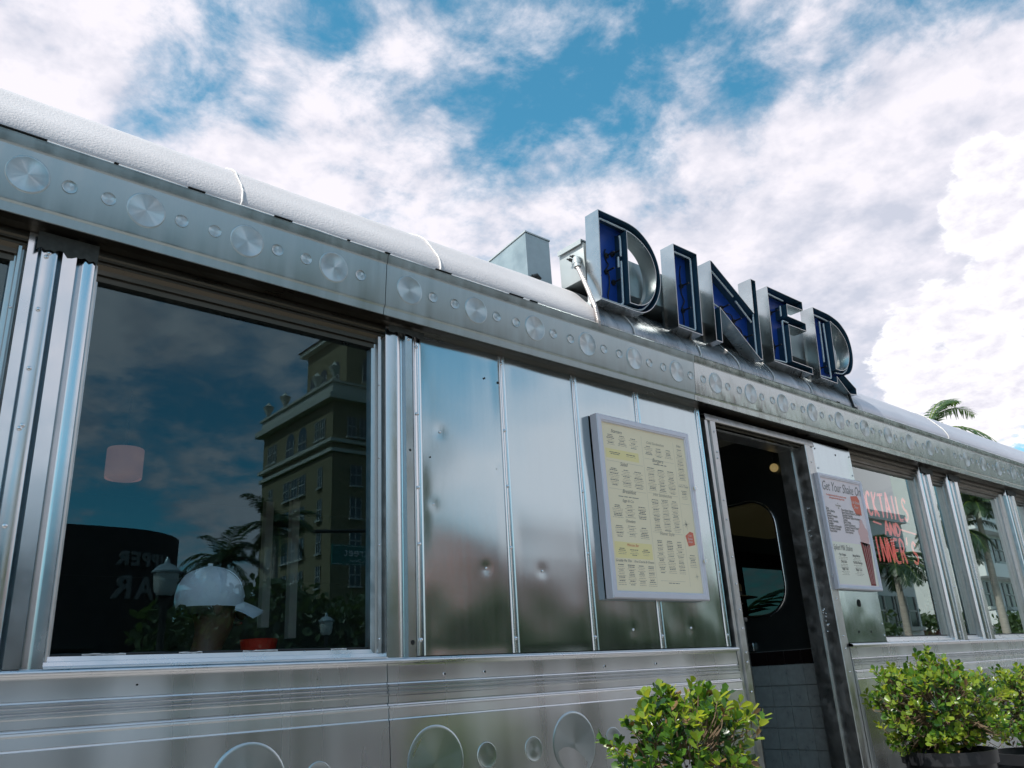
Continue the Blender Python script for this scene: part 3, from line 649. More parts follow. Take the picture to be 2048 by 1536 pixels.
# ------------------------------------------------------------------ roof sign DINER
sign=thing('diner_sign','steel channel letters spelling DINER with blue backs and unlit neon, standing on the roof edge','sign',(3.5,0,3.1))
SL=-.0725
def lf(u,v,dy): return (u,-.079+SL*v+dy,3.120+v)
def crv(P,n=5):
    out=[]
    for i in range(len(P)-1):
        p0=V(P[max(i-1,0)]);p1=V(P[i]);p2=V(P[i+1]);p3=V(P[min(i+2,len(P)-1)])
        for k in range(n):
            t_=k/n; out.append(tuple(.5*((2*p1)+(p2-p0)*t_+(2*p0-5*p1+4*p2-p3)*t_*t_+(3*p1-p0-3*p2+p3)*t_*t_*t_)))
    return out+[tuple(P[-1])]
def area(P): return sum(P[i][0]*P[(i+1)%len(P)][1]-P[(i+1)%len(P)][0]*P[i][1] for i in range(len(P)))/2
def inset(P,t_):
    if area(P)<0: P=P[::-1]
    n=len(P); out=[]
    for i in range(n):
        a=V(P[i-1]);b=V(P[i]);c=V(P[(i+1)%n]); e=(b-a).normalized(); f=(c-b).normalized()
        n1=V((-e.y,e.x)); n2=V((-f.y,f.x)); m=(n1+n2); m=m/max(.3,m.length_squared/2) if m.length>1e-6 else n1
        out.append(tuple(b+m*t_))
    return out
DEP=.080
def letter(name,outer,holes,blue_poly,tubes,label):
    if area(outer)<0: outer=outer[::-1]
    mb=MB(); T=.0028
    for q,L_ in enumerate([outer]+holes):
        if area(L_)<0: L_=L_[::-1]
        inn=inset(L_,T if q==0 else -T); n=len(L_)
        o=len(mb.v); mb.v+=[lf(u,v,0) for u,v in L_]+[lf(u,v,DEP) for u,v in L_]+[lf(u,v,0) for u,v in inn]+[lf(u,v,DEP-.004) for u,v in inn]
        for i in range(n):
            j=(i+1)%n; fl=(q>0)
            for f,mi in (((o+i,o+n+i,o+n+j,o+j),0),((o+2*n+i,o+2*n+j,o+3*n+j,o+3*n+i),1),((o+i,o+j,o+2*n+j,o+2*n+i),0)):
                mb.f.append(list(f)[::-1] if fl else list(f)); mb.m.append(mi)
    mb.poly([outer]+holes,lambda u,v:lf(u,v,DEP))
    lo=mb.build(name,[M['letter'],M['letter_in']],sign,smooth=35,label=label)
    mb=MB(); mb.poly([inset(outer,.003)]+[inset(h,-.003) for h in holes],lambda u,v:lf(u,v,DEP-.006)); mb.build('back_plate',M['blue'],lo)
    for tb in tubes:
        P=[]
        for i,p in enumerate(tb):   # rounded corners
            if 0<i<len(tb)-1:
                a=V(tb[i-1]);b=V(p);c=V(tb[i+1]); r=min(.012,(a-b).length/2.2,(c-b).length/2.2)
                p1=b+(a-b).normalized()*r; p2=b+(c-b).normalized()*r
                for k in range(5):
                    t_=k/4; P.append(tuple(p1*(1-t_)**2+b*2*t_*(1-t_)+p2*t_*t_))
            else: P.append(p)
        mb=MB(); mb.tube([lf(u,v,.022) for u,v in P],.0052,8); mb.build('neon_tube',M['neon_off'],lo,smooth=60)
    return lo
def cable(lo,P):
    mb=MB(); Q=crv([V(p) for p in P],5); mb.tube([lf(p[0],p[1],DEP-.012+.004*sin(i)) for i,p in enumerate(Q)],.0032,5); mb.build('cable',M['rubber'],lo,smooth=60)
def post(lo,u,v):
    mb=MB(); a=V(lf(u,v,.022)); b=V(lf(u,v,DEP-.004)); mb.tube([a,b],.0045,6); mb.tube([b+V((0,-.012,0)),b],.013,8); mb.build('tube_support',M['rubber'],lo,smooth=50)
H=.43
Dout=[(2.439,0),(2.439,H),(2.56,H)]+crv([(2.60,H),(2.66,.427),(2.72,.411),(2.788,.366),(2.834,.300),(2.852,.225),(2.848,.165),(2.822,.098),(2.778,.042),(2.72,.008),(2.66,0)])
Din=[(2.628,.034),(2.628,.383)]+crv([(2.645,.383),(2.687,.374),(2.739,.352),(2.787,.312),(2.814,.258),(2.819,.205),(2.804,.135),(2.77,.082),(2.726,.050),(2.68,.036)])
Dt=[(2.462,.13),(2.462,.405),(2.56,.405)]+crv([(2.60,.404),(2.66,.402),(2.715,.388),(2.775,.346),(2.815,.29),(2.834,.225),(2.830,.165),(2.806,.110),(2.765,.060),(2.72,.028),(2.66,.020)],3)+[(2.452,.018)]
lo=letter('letter_d',Dout,[Din],None,[Dt,[(2.600,.36),(2.604,.34),(2.604,.26)],[(2.585,.25),(2.585,.20)],[(2.604,.235),(2.604,.03),(2.585,.02)],[(2.462,.12),(2.462,.03)]],'letter D')
for u,v in ((2.56,.27),(2.555,.19),(2.6,.15),(2.60,.29)): post(lo,u,v)
cable(lo,[(2.555,.30),(2.545,.27),(2.565,.23),(2.55,.19),(2.575,.16),(2.56,.09),(2.57,.03)])
lo=letter('letter_i',[(2.966,0),(2.966,H),(3.152,H),(3.152,0)],[],None,[[(2.985,.20),(2.985,.405),(3.125,.405),(3.125,.025),(2.985,.025),(2.985,.17)]],'letter I')
for u,v in ((3.10,.27),(3.10,.14)): post(lo,u,v)
cable(lo,[(3.105,.38),(3.09,.27),(3.11,.2),(3.095,.14),(3.10,.05)])
lo=letter('letter_n',[(3.262,0),(3.262,H),(3.275,H),(3.618,.235),(3.618,H),(3.664,H),(3.662,-.018),(3.640,-.018),(3.316,.185),(3.314,0)],[],None,[[(3.287,.27),(3.287,.395),(3.47,.295)],[(3.49,.275),(3.62,.19)],[(3.642,.40),(3.642,.01)],[(3.287,.25),(3.287,.21),(3.33,.20),(3.42,.15)]],'letter N')
for u,v in ((3.43,.24),(3.53,.19),(3.62,.12)): post(lo,u,v)
cable(lo,[(3.42,.25),(3.45,.22),(3.50,.22),(3.54,.17),(3.60,.14),(3.61,.05)])
lo=letter('letter_e',[(3.774,0),(3.774,H),(4.133,H),(4.133,.378),(3.962,.372),(3.960,.303),(4.147,.303),(4.146,.254),(3.960,.250),(3.958,.040),(4.164,.040),(4.162,0)],[],None,[[(3.795,.15),(3.795,.405),(3.96,.400)],[(3.925,.36),(3.925,.30)],[(3.99,.276),(3.93,.276),(3.932,.03),(3.79,.020)]],'letter E')
for u,v in ((3.90,.33),(3.90,.13)): post(lo,u,v)
cable(lo,[(3.90,.34),(3.885,.25),(3.90,.14),(3.89,.04)])
Rout=[(4.246,0),(4.246,H),(4.36,H)]+crv([(4.39,H),(4.46,.425),(4.551,.403),(4.626,.350),(4.660,.280),(4.664,.205),(4.642,.140),(4.60,.095),(4.545,.072)])+[(4.53,.066),(4.652,.010),(4.650,-.030),(4.570,-.040),(4.436,.040),(4.434,0)]
Rin=[(4.436,.092),(4.436,.385)]+crv([(4.45,.383),(4.538,.352),(4.60,.293),(4.617,.22),(4.592,.148),(4.535,.105),(4.48,.092)])
lo=letter('letter_r',Rout,[Rin],None,[[(4.265,.40),(4.38,.400)]+crv([(4.42,.398),(4.50,.385),(4.595,.335),(4.640,.26),(4.640,.19),(4.60,.12),(4.54,.085)],3)+[(4.46,.078)],[(4.345,.37),(4.345,.12)],[(4.39,.36),(4.39,.37),(4.405,.03),(4.27,.025)]],'letter R')
for u,v in ((4.37,.1),): post(lo,u,v)
# raceway box behind the letters, its left end is the switch box
mb=MB(); mb.box(2.62,4.66,.004,.15,3.255,3.442,0,.003); mb.build('raceway',M['galv'],sign,smooth=30)
mb=MB(); mb.box(2.446,2.618,.004,.16,3.262,3.440,0,.003); rb=mb.build('switch_box',M['galv2'],sign,smooth=30)
mb=MB(); mb.obox((2.53,.08,3.449),(.095,0,0),(0,.075,0),(0,0,.004)); mb.box(2.434,2.4385,.006,.156,3.430,3.447); mb.build('box_lid',M['galv2'],rb)
for y,z in ((.075,3.375),(.055,3.382)):
    mb=MB(); mb.tube([(2.447,y,z),(2.425,y,z)],.008,8); mb.tube([(2.424,y,z),(2.422,y+.012,z+.006)],.004,6); mb.build('toggle_switch',M['rubber'],rb,smooth=50)
mb=MB(); mb.tube([(2.446,.030,3.355),(2.425,.026,3.356),(2.410,.020,3.348),(2.405,.014,3.330)],.016,10); mb.tube([(2.4055,.015,3.336),(2.405,.013,3.318)],.020,10); mb.tube([(2.404,.012,3.322),(2.402,.009,3.300)],.017,8)
cf=mb.build('conduit_elbow',M['galv2'],rb,smooth=50)
mb=MB(); P=crv([(2.403,.010,3.30)[:2]]*1+[(0,0)],1) if False else None
pts=[];rs=[]
C=[V((2.403,.010,3.305)),V((2.398,-.02,3.235)),V((2.395,-.052,3.15)),V((2.392,-.080,3.07)),V((2.392,-.090,3.0)),V((2.392,-.088,2.975))]
for i in range(121):
    t_=i/120*(len(C)-1); k=min(int(t_),len(C)-2); fr_=t_-k; p=C[k].lerp(C[k+1],fr_); pts.append(p); rs.append(.0105 if i%3 else .0088)
mb.tube(pts,rs,8); mb.build('flexible_conduit',M['conduit'],sign,smooth=40)
for u in (3.02,3.72,4.60):
    mb=MB(); y=.03; mb.box(u-.012,u+.012,y-.01,y+.01,roofz(y)-.02,3.26,0,.002); mb.build('support_bracket',M['galv'],sign)
mb=MB(); mb.tube([(4.585,-.06,3.09),(4.565,-.075,3.04),(4.555,-.088,2.985)],.008,8); mb.box(4.535,4.585,-.095,-.070,2.985,2.996,0,.002); mb.build('support_foot',M['dark'],sign,smooth=50)

# roof vent box
vb=MB(); x0,x1,y0,y1=2.375,2.530,.30,.95
vb.add([(x0,y0,3.33),(x1,y0,3.33),(x1,y1,3.45),(x0,y1,3.45),(x0,y0,3.612),(x1,y0,3.612),(x1,y1,3.52),(x0,y1,3.52)],[(0,1,5,4),(1,2,6,5),(2,3,7,6),(3,0,4,7),(4,5,6,7),(3,2,1,0)])
v_=vb.build('roof_vent',M['galv'],None); tag(v_,'galvanised wedge topped vent box on the roof left of the DINER letters','vent')
mb=MB(); mb.add([(x0-.004,y0-.004,3.6155),(x1+.004,y0-.004,3.6155),(x1+.004,y1,3.5235),(x0-.004,y1,3.5235),(x0-.004,y0-.004,3.608),(x1+.004,y0-.004,3.608),(x1+.004,y1,3.517),(x0-.004,y1,3.517)],[(0,1,2,3),(4,5,1,0),(7,4,0,3),(5,6,2,1)]); mb.build('vent_lid',M['galv2'],v_)
mb=MB(); mb.tube([(2.40,.296,3.375),(2.42,.290,3.385),(2.44,.290,3.37)],.012,8); mb.build('dark_fitting',M['rubber'],v_,smooth=50)
#PART3
# ------------------------------------------------------------------ menu cases
def dashes(mb,x,z,w,rows,pitch,h,mi,rnd,centre=True,gap=.2):
    for r in range(rows):
        ww=w*rnd.uniform(.55,1.0); xx=x-(ww/2 if centre else 0); end=xx+ww; hh=h*rnd.uniform(.8,1.1)
        while xx<end:
            l=min(rnd.uniform(.1,.32)*w,end-xx)
            if l>w*.03: mb.add([(xx,YT,z-r*pitch),(xx+l,YT,z-r*pitch),(xx+l,YT,z-r*pitch+hh),(xx,YT,z-r*pitch+hh)],[(0,1,2,3)],mi)
            xx+=l+w*.035
YT=-.0318
mc=thing('menu_case','silver framed case with a cream menu sheet on the riveted wall left of the door','menu board',(2.68,0,1.87))
def frame(mb,x0,x1,z0,z1,w,y0,y1,step=.010):
    pr=[(0,y1),(0,y0+.004),(.004,y0),(w-.008,y0),(w-.006,y0+.003),(w-.002,y0+.003),(w,y0+step),(w,y0+step+.006)]
    cs=[(x0,z0,1,1),(x1,z0,-1,1),(x1,z1,-1,-1),(x0,z1,1,-1)]
    k=len(pr); o=len(mb.v)
    for cx,cz,sx,sz in cs:
        for d,y in pr: mb.v.append((cx+sx*d,y,cz+sz*d))
    for c in range(4):
        n=(c+1)%4
        for q in range(k-1): mb.f.append([o+c*k+q,o+n*k+q,o+n*k+q+1,o+c*k+q+1]); mb.m.append(0)
mb=MB(); frame(mb,2.380,2.980,1.873,2.607,.029,-.042,-.004,.008); mb.build('case_frame',M['case'],mc,smooth=20)
mb=MB(); mb.box(2.385,2.975,-.0315,-.006,1.878,2.602); sheet=mb.build('menu_sheet',M['paper'],mc)
mb=MB(); rnd=random.Random(4)
X,W,Zt,Hh=2.414,.532,2.572,.664
def P(u,v): return X+u*W,Zt-v*Hh
def rect(u0,v0,u1,v1,mi):
    y=YT+.0002
    a,b=P(u0,v0);c,d=P(u1,v1); mb.add([(a,y,d),(c,y,d),(c,y,b),(a,y,b)],[(0,1,2,3)],mi)
rect(.02,.155,.40,.215,1); rect(.02,.725,.44,.82,1)
def head(u,v,s,size,mi=0):
    a,b=P(u,v); text_into(mb,s,size,mi,wallM(a,YT-.0003,b),shear=.35,align='CENTER')
for u,v,s,z,mi in ((.16,.048,'Starters',.021,0),(.21,.255,'Salad',.022,0),(.24,.425,'Breakfast',.022,0),(.22,.480,'Eggs & Co.',.016,0),(.22,.605,'Omelets',.017,0),(.22,.748,'Mimosa Bar',.015,4),(.10,.842,'Griddle Me This',.014,0),(.33,.842,'First Course & Greens',.013,0),
    (.62,.075,'Cold Sandwiches',.017,3),(.63,.190,'Burgers',.023,0),(.64,.415,'Hot Sandwiches',.019,3),(.64,.660,'Home Style',.020,3),(.925,.055,'Sides',.015,0),(.925,.33,"Let's Toast",.015,0)): head(u,v,s,z,mi)
def block(u0,u1,v0,v1,cols,skip=0):
    n=int((v1-v0)*Hh/.0068)
    for c in range(cols):
        cx=u0+(u1-u0)*(c+.5)/cols; a,b=P(cx,v0+rnd.uniform(0,.01)); w_=(u1-u0)/cols*W*.86
        r=0
        while r<n:
            dashes(mb,a,b-r*.0068,w_*.8,1,.01,.0032,0,rnd); r+=1
            k=rnd.randint(0,3)
            for _ in range(k):
                if r<n: dashes(mb,a,b-r*.0068,w_,1,.01,.0016,3,rnd); r+=1
for a in ((.02,.42,.065,.145,3),(.03,.40,.175,.205,2),(.02,.44,.275,.395,3),(.02,.44,.445,.46,1),(.02,.44,.50,.585,3),(.02,.44,.625,.705,3),(.03,.43,.765,.81,3),(.01,.46,.855,.985,4),
          (.47,.84,.095,.165,3),(.47,.84,.205,.225,1),(.47,.84,.235,.39,3),(.48,.84,.435,.64,3),(.48,.84,.69,.90,3),(.52,.80,.915,.925,1),(.52,.80,.955,.975,1),(.87,.985,.075,.30,1),(.87,.985,.35,.42,1),(.87,.985,.77,.86,1)): block(*a)
for u0,u1,v in ((.02,.44,.232),(.02,.44,.405),(.47,.84,.175),(.47,.84,.398),(.47,.84,.645),(.50,.80,.94),(.87,.98,.31),(.87,.98,.44)): rect(u0,v,u1,v+.0016,2)
for u in (.455,.855): rect(u,.03,u+.0018,.97,2)
def star(u,v,r,mi):
    a,b=P(u,v)
    for k in range(8):
        an=k*pi/4+.2; rr_=r*(1 if k%2==0 else .6); wv=.0011
        mb.add([(a+wv*sin(an),YT-.0002,b-wv*cos(an)),(a+rr_*cos(an),YT-.0002,b+rr_*sin(an)),(a-wv*sin(an),YT-.0002,b+wv*cos(an))],[(0,1,2)],mi)
star(.90,.575,.030,0); star(.955,.905,.020,2)
a,b=P(.92,.665); badge=[(-.026,.010),(.008,.030),(.030,.026),(.034,-.026),(-.012,-.034)]
mb.add([(a+x,YT-.0002,b+z) for x,z in badge[::-1]],[(0,1,2,3,4)][::1],4)
text_into(mb,"11th\nStreet\nDiner",.013,5,wallM(a+.004,YT-.0006,b+.008),shear=.2,align='CENTER')
mb.build('menu_print',[M['ink'],M['paper_y'],M['line'],M['ink2'],M['coral'],M['white']],sheet)
for x,z in ((2.962,2.352),(2.965,2.035)):
    mb=MB(); mb.tube([(x,-.0485,z),(x,-.056,z)],.010,12); mb.box(x-.002,x+.002,-.062,-.056,z-.007,z+.007); mb.build('case_latch',M['rivet'],mc,smooth=40)

ms=thing('milkshake_poster_case','narrow white framed case with the pink Get Your Shake On poster beside the door','menu board',(4.35,0,1.95))
mb=MB(); frame(mb,4.088,4.560,1.950,2.560,.020,-.040,-.008,.006); mb.build('case_frame',M['case'],ms,smooth=20)
YT=-.0308
mb=MB(); mb.box(4.095,4.553,-.0305,-.009,1.957,2.553); sh2=mb.build('poster_sheet',M['poster'],ms)
mb=MB(); X,W,Zt,Hh=4.108,.432,2.538,.570
rect(0,.60,1,.985,1); 
text_into(mb,'Get Your Shake On',.074,0,wallM(P(.02,.115)[0],YT-.0004,P(.02,.115)[1])@Matrix.Scale(.70,4,(1,0,0)),shear=.35)
text_into(mb,'Spiked Milk Shakes',.042,0,wallM(P(.03,.675)[0],YT-.0004,P(.03,.675)[1])@Matrix.Scale(.62,4,(1,0,0)),shear=.3)
def lines(L_,u,v,size,mi,dv=.0235,al='LEFT'):
    for i,t in enumerate(L_):
        a,b=P(u,v+dv*i); text_into(mb,t,size,mi,wallM(a,YT-.0004,b)@Matrix.Scale(.75,4,(1,0,0)),align=al,bold=.0004)
lines(['Oreo','Coffee & Mocha','Caramel','Banana & Pineapple','Strawberry','Orange Creamsicle','Pineapple','Strawberry & Pineapple','Strawberry & Banana','Peanut Butter'],.02,.30,.018,0)
lines(['Peanut Butter & Banana','Peanut Butter & Banana & Chocolate','Chocolate & Banana','Old Fashioned Vanilla & Strawberry','Caramel','Black & White','Caramel & Strawberry','Coconut & Banana & Strawberry','Double Chocolate','Dulce Espresso'],.40,.295,.018,0)
lines(['Our shakes are made with rich, creamy ice cream','and topped with fresh whipped cream'],.34,.165,.014,3,.025,'CENTER')
lines(['or','Floats & Malts','add'],.34,.235,.013,2,.022,'CENTER')
for t,u,v in (('The Original',.22,.725),('Mango Mambo',.56,.725),('Dirty Latte',.22,.79),('The Pink Flamingo',.56,.79),('Night Train',.22,.855),('Magic Coco',.56,.855)):
    lines([t],u,v,.018,0,al='CENTER'); a,b=P(u,v+.018); dashes(mb,a,b,.10,3,.0075,.0022,2,rnd)
a,b=P(.80,.215); bd=[(-.050,.046),(.040,.055),(.062,.030),(.058,-.055),(-.018,-.052),(-.050,-.012)]
mb.add([(a+x*.85,YT-.0004,b+z) for x,z in bd[::-1]],[tuple(range(6))],3)
text_into(mb,'11th Street\nDiner',.026,6,wallM(a,YT-.0008,b+.006)@Matrix.Scale(.8,4,(1,0,0)),shear=.2,align='CENTER')
# printed milkshake glass
gx,gz=P(.86,1)[0],P(0,.985)[1]
mb.add([(gx-.028,YT-.0004,gz),(gx+.028,YT-.0004,gz),(gx+.050,YT-.0004,gz+.225),(gx-.055,YT-.0004,gz+.235)],[(0,1,2,3)],5)
for d in (-.030,-.008,.016,.034): mb.add([(gx+d*.6,YT-.0008,gz+.01),(gx+d*.6+.003,YT-.0008,gz+.01),(gx+d+.003,YT-.0008,gz+.222),(gx+d,YT-.0008,gz+.222)],[(0,1,2,3)],4)
for i,(dx,dz,r) in enumerate(((0,.255,.050),(-.022,.285,.034),(.022,.288,.032),(0,.315,.030),(-.004,.345,.018))):
    y=YT-.0004-.0002*i; mb.add([(gx+dx+r*cos(2*pi*k/20),y,gz+dz+r*.9*sin(2*pi*k/20)) for k in range(20)],[tuple(range(20))],4)
mb.build('poster_print',[M['ink'],M['poster_c'],M['ink2'],M['coral'],M['pink'],M['cherry'],M['white']],sh2)

# hand-bent neon lettering inside the window
neon=thing('window_neon_sign','coral neon lettering COCKTAILS AND DINNERS behind the glass right of the milkshake poster','neon sign',(4.9,.07,2.3))
GL={'C':[[(.8,.85),(.5,1),(.15,.8),(.05,.5),(.15,.15),(.5,0),(.85,.12)]],'O':[[(.5,1),(.15,.8),(.05,.5),(.15,.15),(.5,0),(.85,.2),(.95,.5),(.85,.8),(.5,1)]],'K':[[(.1,1),(.1,0)],[(.85,1),(.12,.45),(.85,0)]],'T':[[(0,.95),(1,1)],[(.5,1),(.45,0)]],
'A':[[(0,0),(.45,1),(.6,1),(.95,0)],[(.2,.4),(.8,.4)]],'I':[[(.5,1),(.5,0)]],'L':[[(.15,1),(.12,.05),(.85,0)]],'S':[[(.9,.85),(.5,1),(.15,.8),(.3,.55),(.75,.42),(.9,.2),(.5,0),(.05,.1)]],
'N':[[(.05,0),(.1,1),(.85,0),(.92,1)]],'D':[[(.1,0),(.1,1),(.6,.92),(.92,.5),(.6,.06),(.1,0)]],'E':[[(.85,1),(.12,.95),(.1,.05),(.85,0)],[(.1,.5),(.7,.52)]],'R':[[(.1,0),(.12,1),(.7,.95),(.8,.7),(.6,.52),(.12,.5)],[(.45,.5),(.9,0)]],"'":[[(.5,1.15),(.4,.85)]]}
def neonword(s,x,z,w,h,name,sl=-.0):
    mb=MB(); 
    for i,c in enumerate(s):
        if c==' ': continue
        for st in GL[c]:
            P_=[(x+i*w+a*w*.82,z+b*h) for a,b in st]
            P2=crv([V(p) for p in P_],3) if len(P_)>2 else P_
            for off in ((0,0),) : mb.tube([(p[0]+off[0],.078,p[1]+off[1]) for p in P2],.0040,6)
            mb.tube([(p[0]+.009,.084,p[1]-.008) for p in P2],.0034,6)
    return mb.build(name,M['neon'],neon,smooth=60)
neonword('COCKTAILS',4.668,2.42,.078,.14,'neon_word'); neonword('AND',4.99,2.315,.072,.068,'neon_word'); neonword("DINNER'S",4.735,2.15,.081,.135,'neon_word')
mb=MB(); mb.tube([(5.20,.078,2.35),(5.40,.078,2.335)],.005,6); mb.tube([(4.86,.078,2.375),(4.95,.078,2.365)],.005,6); mb.build('neon_dash',M['neon'],neon,smooth=60)
mb=MB(); mb.box(4.60,5.40,.100,.106,2.400,2.407); mb.box(4.60,5.40,.100,.106,2.13,2.137); mb.build('neon_rack',M['rubber'],neon)

# ------------------------------------------------------------------ plants
def leaf_add(mb,p,d,n,l,w,mi):
    d=d.normalized(); s=d.cross(n)
    if s.length<1e-4: s=d.orthogonal()
    s.normalize(); n=s.cross(d)
    pts=[p,p+d*l*.35+s*w*.36+n*l*.03,p+d*l*.75+s*w*.5+n*l*.05,p+d*l+n*l*.0,p+d*l*.75-s*w*.5+n*l*.05,p+d*l*.35-s*w*.36+n*l*.03,p+d*l*.6-n*l*.03]
    mb.add(pts,[(0,1,6),(1,2,6),(2,3,6),(3,4,6),(4,5,6),(5,0,6)],mi)
def rv(r): 
    while True:
        q=V((r.uniform(-1,1),r.uniform(-1,1),r.uniform(-1,1)))
        if .05<q.length<1: return q.normalized()
def bush(label,c,rx,rz,seed,n=430,ls=.034,pot_r=.2,pot_top=None,shoots=()):
    r=random.Random(seed); c=V(c); base=V((c.x,c.y,.55))
    t=thing('potted_shrub',label,'potted shrub',base,'round leaved shrubs in black pots by the diner')
    pt=pot_top or c.z-rz*.9
    mb=MB(); prof=[(pot_r*.74,0),(pot_r*.78,.02),(pot_r*.97,pt-.55-.05),(pot_r*1.04,pt-.55-.05),(pot_r*1.05,pt-.55),(pot_r*.99,pt-.55),(pot_r*.94,pt-.55-.04),(0,pt-.55-.045)]
    mb.lathe(prof,base,36); mb.build('pot',M['pot'],t,smooth=40)
    fo=MB(); tw=MB()
    for k in range(7):
        a=r.uniform(0,2*pi); p0=V((c.x+.03*cos(a),c.y+.03*sin(a),pt-.04)); p1=c+V((rx*.35*cos(a),rx*.35*sin(a),-rz*.2)); p2=c+V((rx*.7*cos(a+.4),rx*.7*sin(a+.4),rz*r.uniform(-.2,.6)))
        tw.tube(crv([tuple(p0[i] for i in range(3))][:0]+[],1) if False else [p0,p0.lerp(p1,.5)+V((.01,.01,.02)),p1,p2],[.009,.008,.006,.003],6)
    tips=[]
    for k in range(n):
        d=rv(r)
        if d.z<-.85: d.z*=-.5; d.normalize()
        f=r.uniform(.50,1.0)**.6
        wob=1+.20*noise.noise(V((d.x*2.2+seed,d.y*2.2,d.z*2.2)))*2
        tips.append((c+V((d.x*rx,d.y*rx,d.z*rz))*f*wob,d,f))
    for (sx,sy,sz,l) in shoots:
        for q in range(5): tips.append((c+V((sx,sy,sz))+V((r.uniform(-.02,.02),r.uniform(-.02,.02),l*q/5)),V((r.uniform(-.3,.3),r.uniform(-.3,.3),1)).normalized(),1.05))
    for (p,d,f) in tips:
        ax=(d*.7+V((0,0,.7))+rv(r)*.45).normalized(); L0=ls*1.6
        b=p-ax*L0
        tw.tube([b-d*.04,b,p],[.0022,.0018,.001],4,cap=False)
        if r.random()<.25: tw.tube([b,c+(b-c)*.45],[.002,.0035],4,cap=False)
        nl=r.randint(6,9); ph=r.uniform(0,6.28); s=ax.orthogonal().normalized(); q=ax.cross(s)
        young=f>.80 and r.random()<.72
        for i in range(nl):
            a=ph+i*2.4; out=(s*cos(a)+q*sin(a)); tpos=b+ax*L0*(.25+.85*i/nl)
            dd=(out*(.95-.5*i/nl)+ax*(.35+.6*i/nl)+rv(r)*.25)
            sc=ls*r.uniform(.5,1.25)*(.8 if i==nl-1 else 1)
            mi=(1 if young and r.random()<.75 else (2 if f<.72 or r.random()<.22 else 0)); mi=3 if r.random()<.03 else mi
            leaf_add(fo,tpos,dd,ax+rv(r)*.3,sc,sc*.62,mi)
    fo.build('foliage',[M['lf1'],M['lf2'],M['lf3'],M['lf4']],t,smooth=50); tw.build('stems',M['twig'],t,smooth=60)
    return t
bush('leafy yellow green shrub left of the doorway, growing up in front of the menu wall',(2.07,-.55,1.345),.225,.225,3,330,.034,.2,1.12,shoots=((.03,-.05,.17,.07),(-.02,.02,.18,.05),(.14,-.04,.13,.06)))
bush('round dense shrub in a black pot just right of the doorway',(3.99,-.45,1.38),.275,.225,8,560,.031,.185,1.215)
bush('shrub at the lower right edge, behind the black pot of the round shrub',(4.98,-.46,1.33),.30,.21,15,420,.033,.21,1.12)

def palm(label,base,h,R_,seed,nf=16,group=None,dark=True,lean=(0,0),lw=.03,nleaf=34,fronds=None,droop=1.):
    r=random.Random(seed); B=V(base); t=thing('palm_tree',label,'palm tree',base,group)
    top=B+V((lean[0],lean[1],h)); mb=MB(); P_=[];rs=[]
    for i in range(15):
        q=i/14; P_.append(B.lerp(top,q)+V((-lean[0],-lean[1],0))*.4*q*(1-q)); rs.append(.16*(1.25-.55*q)*(1.06 if i%2 else 1)*(h/8)**.3)
    mb.tube(P_,rs,12); mb.build('trunk',M['palmtrunk'],t,smooth=60)
    fo=MB(); mid=MB()
    fl=fronds or [(2*pi*k/nf+r.uniform(-.15,.15),r.uniform(-.1,1.25),R_*r.uniform(.8,1.1)) for k in range(nf)]
    for az,el,ln in fl:
        d=V((cos(az)*cos(el),sin(az)*cos(el),sin(el))); p=top.copy(); pts=[p.copy()]; n=12
        for i in range(n):
            d=(d+V((0,0,-.11*droop*(1+i*.08)))).normalized(); p=p+d*ln/n; pts.append(p.copy())
        mid.tube(pts,[.03*(1-i/n*.85)*R_/3 for i in range(n+1)],5)
        for i in range(nleaf):
            q=(i+1.5)/(nleaf+1); a=q*n; k=min(int(a),n-1); pp=pts[k].lerp(pts[k+1],a-k); dd=(pts[k+1]-pts[k]).normalized()
            side=dd.cross(V((0,0,1))); side=side.normalized() if side.length>.05 else V((1,0,0))
            L0=ln*.30*math.sin(pi*min(1,q*.85+.12))**.6
            for s_ in (-1,1):
                o=(side*s_*.8+dd*.65+V((0,0,-.25*droop))+rv(r)*.12).normalized(); tip=pp+o*L0+V((0,0,-.12*L0*droop)); mdp=pp+o*L0*.5; wv=dd*lw
                fo.add([pp-wv*.6,pp+wv*.6,mdp+wv,tip,mdp-wv],[(0,1,2,4),(4,2,3)],0)
    fo.build('fronds',M['palmleaf_d' if dark else 'palmleaf'],t); mid.build('frond_ribs',M['lf2'],t,smooth=60)
    return t
palm('green coconut palm whose fronds rise over the roof at the right',(26.4,7.9,0),8.2,2.3,5,dark=False,lw=.028,nleaf=40,
   fronds=[(pi*.55,.55,2.6),(pi*.80,.35,2.6),(-.9,1.25,1.6),(-.55,1.05,2.2),(-.3,1.2,2.3),(-.2,.25,3.0),(2.45,.50,2.9),(2.2,.75,2.3),(3.6,.2,2.2),(-1.5,.3,2.6),(-.5,.0,2.8)])

